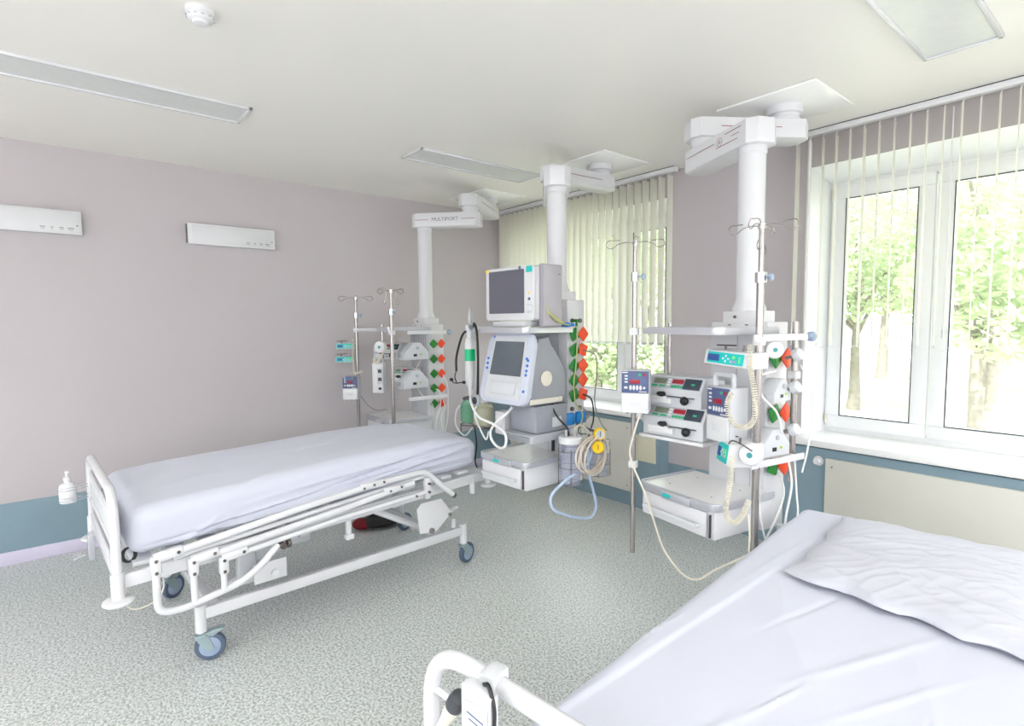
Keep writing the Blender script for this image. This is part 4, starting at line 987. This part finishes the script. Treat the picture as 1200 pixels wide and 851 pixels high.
def mattress(name, fr, x0, x1, y0, y1, zb, zt, rad, label, seed, wr, m, fold=None, cat='mattress', res=(70, 200, 44)):
    """soft block between x0..x1, y0..y1; zb/zt give bottom/top height along y"""
    nx, ny, nz = res; W, L = x1-x0, y1-y0
    bm = bmesh.new(); grid = {}
    def pt(i, j, k):
        u_, v, w = i/nx*2-1, j/ny*2-1, k/nz*2-1
        key = (i, j, k)
        if key in grid: return grid[key]
        x, y = x0+(u_+1)/2*W, y0+(v+1)/2*L; b, tt = zb(y), zt(y); z = b+(w+1)/2*(tt-b)
        # round edges: clamp to inner box then push out
        cx = min(max(x, x0+rad), x1-rad); cy = min(max(y, y0+rad), y1-rad); rz = min(rad, (tt-b)*.49); cz = min(max(z, b+rz), tt-rz)
        d = Vector(((x-cx)/rad, (y-cy)/rad, (z-cz)/rz))
        if d.length > 1e-6 and max(abs(d.x), abs(d.y), abs(d.z)) > 0:
            s_ = max(abs(d.x), abs(d.y), abs(d.z)); d = d.normalized()*s_
        nrm = d.normalized() if d.length > 0 else Vector((0, 0, 1))
        p = Vector((cx+d.x*rad, cy+d.y*rad, cz+d.z*rz))
        q = noise.noise(Vector((x*1.6+seed, y*1.3, z*1.5)))*wr*1.3
        q += (1-abs(noise.noise(Vector((x*3.4+y*1.7+seed, (y-x)*.8, z*2)))*2))**3*wr*.5
        q += noise.noise(Vector((x*9+seed, y*5, z*8)))*wr*.25
        if fold: q += fold(x, y, z, w)
        p += nrm*q
        grid[key] = bm.verts.new(p); return grid[key]
    def quad(*ks):
        bm.faces.new([pt(*k) for k in ks])
    for i in range(nx):
        for j in range(ny):
            quad((i, j, nz), (i+1, j, nz), (i+1, j+1, nz), (i, j+1, nz)); quad((i, j, 0), (i, j+1, 0), (i+1, j+1, 0), (i+1, j, 0))
    for j in range(ny):
        for k in range(nz):
            quad((0, j, k), (0, j, k+1), (0, j+1, k+1), (0, j+1, k)); quad((nx, j, k), (nx, j+1, k), (nx, j+1, k+1), (nx, j, k+1))
    for i in range(nx):
        for k in range(nz):
            quad((i, 0, k), (i+1, 0, k), (i+1, 0, k+1), (i, 0, k+1)); quad((i, ny, k), (i, ny, k+1), (i+1, ny, k+1), (i+1, ny, k))
    g = G(); g.b.free(); g.b = bm
    o = g.obj(name, m, None, 60); place(o, fr, (0, 0, 0))
    if cat: tag(o, label, cat)
    return o
def ridge(d, w): return math.exp(-(d/w)**2)
def fold1(x, y, z, w):
    q = 0; s = (y+1.06)/1.92
    if x > .28:                                   # long drapery folds running up towards the window-side corner
        for a, b, h, wd, s0 in ((.60, .80, .016, .009, 0), (.625, .845, -.014, .007, 0), (.66, .785, .010, .008, .1), (.70, .83, .008, .010, .2), (.645, .735, .012, .007, .45), (.62, .70, -.010, .006, .5), (.74, .815, .007, .007, .5)):
            zl = a+(b-a)*s; q += h*ridge(z-zl-.012*sin(y*3+a*20), wd)*min(1, max(0, (s-s0)*3))*min(1, max(0, (1.02-s)*8))
        for c, h in ((.10, .009), (.16, -.007), (.22, .006)):  # short fan creases at the near lower corner
            q += h*ridge((s-c)-(z-.60)*.9, .012)*ridge(z-.64, .05)
    q += .004*ridge((x+.1)-.25*(y+.3), .012)*ridge(y, .5)
    return q
z1b = lambda y: .592+.035*(y+1.06)
z1t = lambda y: .80+.07*sin(min(1, max(0, (y+1.06)/1.5))*pi/2)+.0-.03*max(0, (y-.55)/.35)
mattress('mattress', B1, -.43, .45, -1.055, .87, z1b, z1t, .07, 'mattress under a tucked white sheet on the far left bed', 3.1, .009, SHEET, fold1)
def fold2(x, y, z, w):
    if z < .68: return 0
    l1 = x-(-.234-(.676-y)*.101)
    q = .0045*math.tanh(l1/.006)*-1*math.exp(-abs(l1)/.05)
    l2 = x+.41+(-.43-y)*.138; q += (.006*ridge(l2-.006, .006)-.008*ridge(l2+.004, .004))*ridge(y+.43, .11)
    l3 = x+.045+(-.49-y)*.316; q += (.005*ridge(l3-.006, .006)-.006*ridge(l3+.004, .004))*ridge(y+.49, .07)
    q += .005*ridge(x-.06-.5*(y+.2), .014)*ridge(y+.15, .22)+.004*ridge(x-.14-.55*(y+.35), .012)*ridge(y+.3, .2)
    q += .005*ridge(x+.15-.35*(y+.8), .016)*ridge(y+.75, .25)-.004*ridge(x+.10-.3*(y-.05), .01)*ridge(y-.05, .25)
    q += .004*ridge(x+.32-.12*(y-.2), .012)*ridge(y-.35, .3)
    return q
mattress('mattress', B2, -.43, .46, -1.04, 1.06, lambda y: .56, lambda y: .705, .05, 'mattress under a white sheet on the right foreground bed', 9.4, .006, SHEET, fold2, res=(130, 260, 10))
# pillow: a flat soft cushion lying across the window end of the near bed
def pillow():
    bm = bmesh.new(); nx, ny = 120, 110; X0, X1, Y0, Y1 = -.235, .44, .19, .96; V = {}
    def z(u_, v, x, y):
        e = max(0., (1-abs(u_)**3.2))*max(0., (1-abs(v)**3.0)); q = .052*e**.55
        q += .009*noise.noise(Vector((x*4, y*5, 2)))*e**.3+.0045*max(0, 1-abs(noise.noise(Vector((x*4+y*5, (y-x)*14, 3)))*2.6))**2*e**.4+.009*max(0, 1-abs(noise.noise(Vector((x*2.5-y*1, (y+x*.6)*6, 7)))*2.2))**2*e**.5
        q += .006*ridge(v-.2-.3*u_, .05)*e
        return q
    for top in (1, 0):
        for i in range(nx+1):
            for j in range(ny+1):
                u_, v = i/nx*2-1, j/ny*2-1
                edge = i in (0, nx) or j in (0, ny)
                if edge and not top: V[(i, j, 0)] = V[(i, j, 1)]; continue
                wv = .010*sin(v*9+1)*abs(u_)**6; wu = .012*sin(u_*11)*abs(v)**6
                x = (X0+X1)/2+(X1-X0)/2*(u_*(1-.035*(1-v*v)))+wv; y = (Y0+Y1)/2+(Y1-Y0)/2*(v*(1-.03*(1-u_*u_)))+wu
                y -= .19*(x-X0)*(1-(v+1)/2)
                zz = .718+(z(u_, v, x, y) if top else -.006*(1-abs(u_))*(1-abs(v)))+(.008*abs(sin(u_*7))*abs(v)**8 if top else 0)
                V[(i, j, top)] = bm.verts.new((x, y, zz))
    for top in (1, 0):
        for i in range(nx):
            for j in range(ny):
                q = [V[(i, j, top)], V[(i+1, j, top)], V[(i+1, j+1, top)], V[(i, j+1, top)]]
                bm.faces.new(q if top else q[::-1])
    g = G(); g.b.free(); g.b = bm; o = g.obj('pillow', PILLOWM, None, 70); place(o, B2, (0, 0, 0), 0)
    return tag(o, 'flat wrinkled white pillow on the right foreground bed', 'pillow')
pillow()

# soap dispenser on the outside of the far bed's footboard
t = thing('soap_dispenser', 'white pump bottle hanging at the far bed footboard corner', 'soap dispenser', B1, (-.47, -1.20, .66), 0)
G().lathe([(.034, 0), (.038, .008), (.038, .085), (.03, .10), (.014, .108), (.014, .12)], seg=24).obj('bottle', WHITE2, t)
G().lathe([(.016, .12), (.016, .135), (.006, .138), (.005, .165)], seg=16).obj('pump_neck', WHITE2, t)
G().box((.008, -.0, .168), (.045, .018, .012), .004).obj('pump_head', WHITE2, t)
g = G()
for z in (.015, .03, .07, .085): g.tube(fillet([(.0, .095, z), (-.04, .04, z), (-.042, -.02, z), (0, -.044, z), (.042, -.02, z), (.04, .04, z)], .02, 4, True), .0022, 6, True)
g.obj('wire_holder', CLEARP, t)
g = G().box((-.33, -1.125, .44), (.07, .03, .14), .006).cyl((-.33, -1.15, .40), (-.33, -1.20, .39), .007); tag(place(g.obj('bottle_holder', CLEARP), B1, (0, 0, 0)), 'clear plastic holder low outside the far bed footboard', 'holder')
g = G()
for k in range(3): g.tube([(.40, -1.05+.024*cos(a*pi/8)+.004*k, .60+.032*sin(a*pi/8)) for a in range(16)], .004, 6, True)
tag(place(g.obj('cable_loop', BLACK), B1, (0, 0, 0)), 'coiled black cable at the far bed footboard corner', 'cable')
g = G().tube(smooth_pts([(.44, -1.06, .50), (.46, -1.075, .43), (.46, -1.06, .385), (.455, -1.02, .37), (.45, -.96, .385), (.44, -.93, .43), (.42, -.93, .50)], 7), .0035, 7)
tag(place(g.obj('bed_cable', IVORY), B1, (0, 0, 0)), 'thin ivory cable drooping under the footboard end of the far bed', 'cable')
# black and red bundle on the floor beyond the far bed's base
t = thing('floor_bag', 'low black and dark red bag on floor beneath the far bed', 'bag', WORLD, (.98, -2.0, 0), 75)
G().sph((0, 0, .045), .1, (1.9, 1.1, .45), 24).obj('body', BLACK, t)
G().sph((-.15, -.0, .04), .07, (1.1, 1.25, .55), 20).obj('red_end', DARKRED, t)
G().tube(smooth_pts([(-.1, .0, .085), (-.03, .02, .1), (.06, .0, .085)], 5), .006, 6).obj('strap', BLACK, t)

# hand control hanging on the near footboard
fy = -1.10
t = thing('hand_control', 'grey bed handset with dark rubber buttons clamped on near footboard', 'remote control', B2, (-.345, fy-.052, .815), 8)
G().prism([(-.035, -.14), (.035, -.14), (.035, .115), (-.02, .125), (-.035, .12)], .024, T(0, .0, 0) @ FACE, bev=.003).obj('housing', LGREY, t)
G().box((.002, -.0255, -.01), (.054, .003, .21), .001).obj('keypad', PAPER, t)
g = G()
for k in range(7): g.tube([(-.018, -.0275, .075-.03*k), (.02, -.0275, .065-.03*k)], .0012, 5); g.tube([(-.014, -.0275, .063-.03*k), (.016, -.0275, .055-.03*k)], .001, 5)
g.obj('printed_symbols', NAVY, t)
g = G().box((-.018, .054, .087), (.04, .052, .052), .006).obj('clip', LGREY, t)
g = G().tube(smooth_pts([(.0, .0, .118), (.02, -.01, .128), (.04, -.02, .10), (.045, -.028, .05), (.048, -.03, -.05), (.048, -.03, -.16)], 7), .004, 7).obj('cord', BLACK, t)
t = thing('nurse_call_handset', 'tapered ivory call handset with dark rubber tip beside near footboard', 'call handset', B2, (-.475, fy-.06, .775), 0)
G().lathe([(.008, 0), (.010, .03), (.0165, .09), (.018, .10)], RY(33), seg=20).obj('grip', IVORY, t)
G().lathe([(.0185, .10), (.019, .118), (.016, .132), (.008, .138)], RY(33), seg=20).obj('tip', DGREY, t)
G().tube(smooth_pts([(0, 0, 0), (-.02, 0, -.05), (-.02, .01, -.12)], 5), .004, 6).obj('cord', IVORY, t)
t = thing('cable_case', 'white plastic case with black edge seal below the near footboard rail', 'case', B2, (-.40, fy-.06, .66), 12)
G().box((0, 0, .05), (.17, .07, .11), .014).obj('case_body', WHITE2, t)
G().tube(fillet([(-.085, -.0, .05), (-.085, 0, .106), (.085, 0, .106), (.085, 0, .05)], .02, 4), .004, 6).obj('seal', BLACK, t)

# floor seams
g = G().box((2.02, -2.2, .0004), (.004, 4.4, .0008)).box((2.02, -5.8, .0004), (.004, 2.8, .0008)).box((4.0, -2.2, .0004), (.004, 4.2, .0008)); struct('trim_9', g, mat('weld_seam', srgb(172,177,174), .4))

def split_loose(o):
    bm = bmesh.new(); bm.from_mesh(o.data); seen = set(); comps = []
    for v in bm.verts:
        if v.index in seen: continue
        st = [v]; comp = []; seen.add(v.index)
        while st:
            q = st.pop(); comp.append(q.index)
            for e in q.link_edges:
                n_ = e.other_vert(q)
                if n_.index not in seen: seen.add(n_.index); st.append(n_)
        comps.append(set(comp))
    bm.free()
    if not 1 < len(comps) <= 30: return
    src = o.data
    for i, cset in enumerate(comps):
        b = bmesh.new(); b.from_mesh(src); b.verts.ensure_lookup_table()
        bmesh.ops.delete(b, geom=[v for v in b.verts if v.index not in cset], context='VERTS')
        me = bpy.data.meshes.new(src.name); b.to_mesh(me); b.free()
        for m in src.materials: me.materials.append(m)
        if i == 0: o.data = me
        else:
            q = o.copy(); q.data = me; C.objects.link(q); q.parent = o.parent
for o in list(C.objects):
    if o.type == 'MESH' and o.parent and o.name.split('.')[0] in ('screw', 'button', 'bolt', 'support_strip', 'suspension_wire', 'accessory_socket', 'crossbar', 'guard_post', 'foot', 'port', 'outlet', 'deck_slat', 'green_key', 'white_key', 'drawer_gap', 'light'):
        split_loose(o)
# ------------------------------------------------------------------ light
w = bpy.data.worlds.new('world'); bpy.context.scene.world = w; w.use_nodes = True; nt = w.node_tree
bg = nt.nodes['Background']; bg.inputs['Color'].default_value = (.93, .97, 1, 1); bg.inputs['Strength'].default_value = 2.5
def win_portal(x, y, z, sx, sz, rot):
    l = bpy.data.lights.new('portal', 'AREA'); l.shape = 'RECTANGLE'; l.size = sx; l.size_y = sz; l.cycles.is_portal = True
    o = bpy.data.objects.new('portal', l); C.objects.link(o); o.location = (x, y, z); o.rotation_euler = rot
win_portal(1.23, .42, 1.7, 1.95, 1.8, (RAD(-90), 0, 0)); win_portal(4.34, .42, 1.7, 2.0, 1.8, (RAD(-90), 0, 0))
win_portal(3.8, YB-.2, 1.7, 7.2, 1.7, (RAD(90), 0, 0))
win_portal(XR+.2, YB/2, 1.7, 1.7, 6.8, (0, RAD(90), 0))
sun = bpy.data.lights.new('sun', 'SUN'); sun.energy = 5.5; sun.angle = RAD(2); sun.color = (1, .97, .92)
so = bpy.data.objects.new('sun', sun); C.objects.link(so); so.rotation_euler = Vector((-.35, .75, -1)).to_track_quat('-Z', 'Y').to_euler()
# invented fill lamps, out of view, added to brighten ceiling and room
EMU = mat('fill_glow_top', (1, .98, .95), .5, emit=(.96, .98, 1, 21.0))
EMD = mat('fill_glow_bottom', (1, .98, .95), .5, emit=(.96, .98, 1, 17.0))
for x, y in ((3.6, -6.0), (5.4, -6.2), (6.9, -4.6), (7.1, -2.0)):
    t = thing('added_fill_light', 'unseen fill lamp added to brighten the room', 'ceiling light', WORLD, (x, y, H), 0, 'added fill lamps outside the view')
    g = G()
    for sx in (-1, 1): g.box((sx*.13, 0, -.5), (.02, 1.3, .06), .004)
    for sy in (-1, 1): g.box((0, sy*.64, -.5), (.24, .02, .06), .004)
    g.obj('frame', WHITE, t)
    g = G()
    for sy in (-1, 1): g.cyl((0, sy*.5, -.5), (0, sy*.5, 0), .003, seg=8)
    g.obj('suspension_wire', STEEL, t)
    G().box((0, 0, -.485), (.24, 1.26, .004)).obj('upper_fill_panel', EMU, t)
    G().box((0, 0, -.515), (.24, 1.26, .004)).obj('lower_fill_panel', EMD, t)
sc = bpy.context.scene
sc.view_settings.view_transform = 'Standard'; sc.view_settings.look = 'None'; sc.view_settings.exposure = 0.68; sc.view_settings.gamma = 1; sc.view_settings.use_curve_mapping = False
sc.cycles.max_bounces = 10; sc.cycles.diffuse_bounces = 6; sc.cycles.transparent_max_bounces = 24
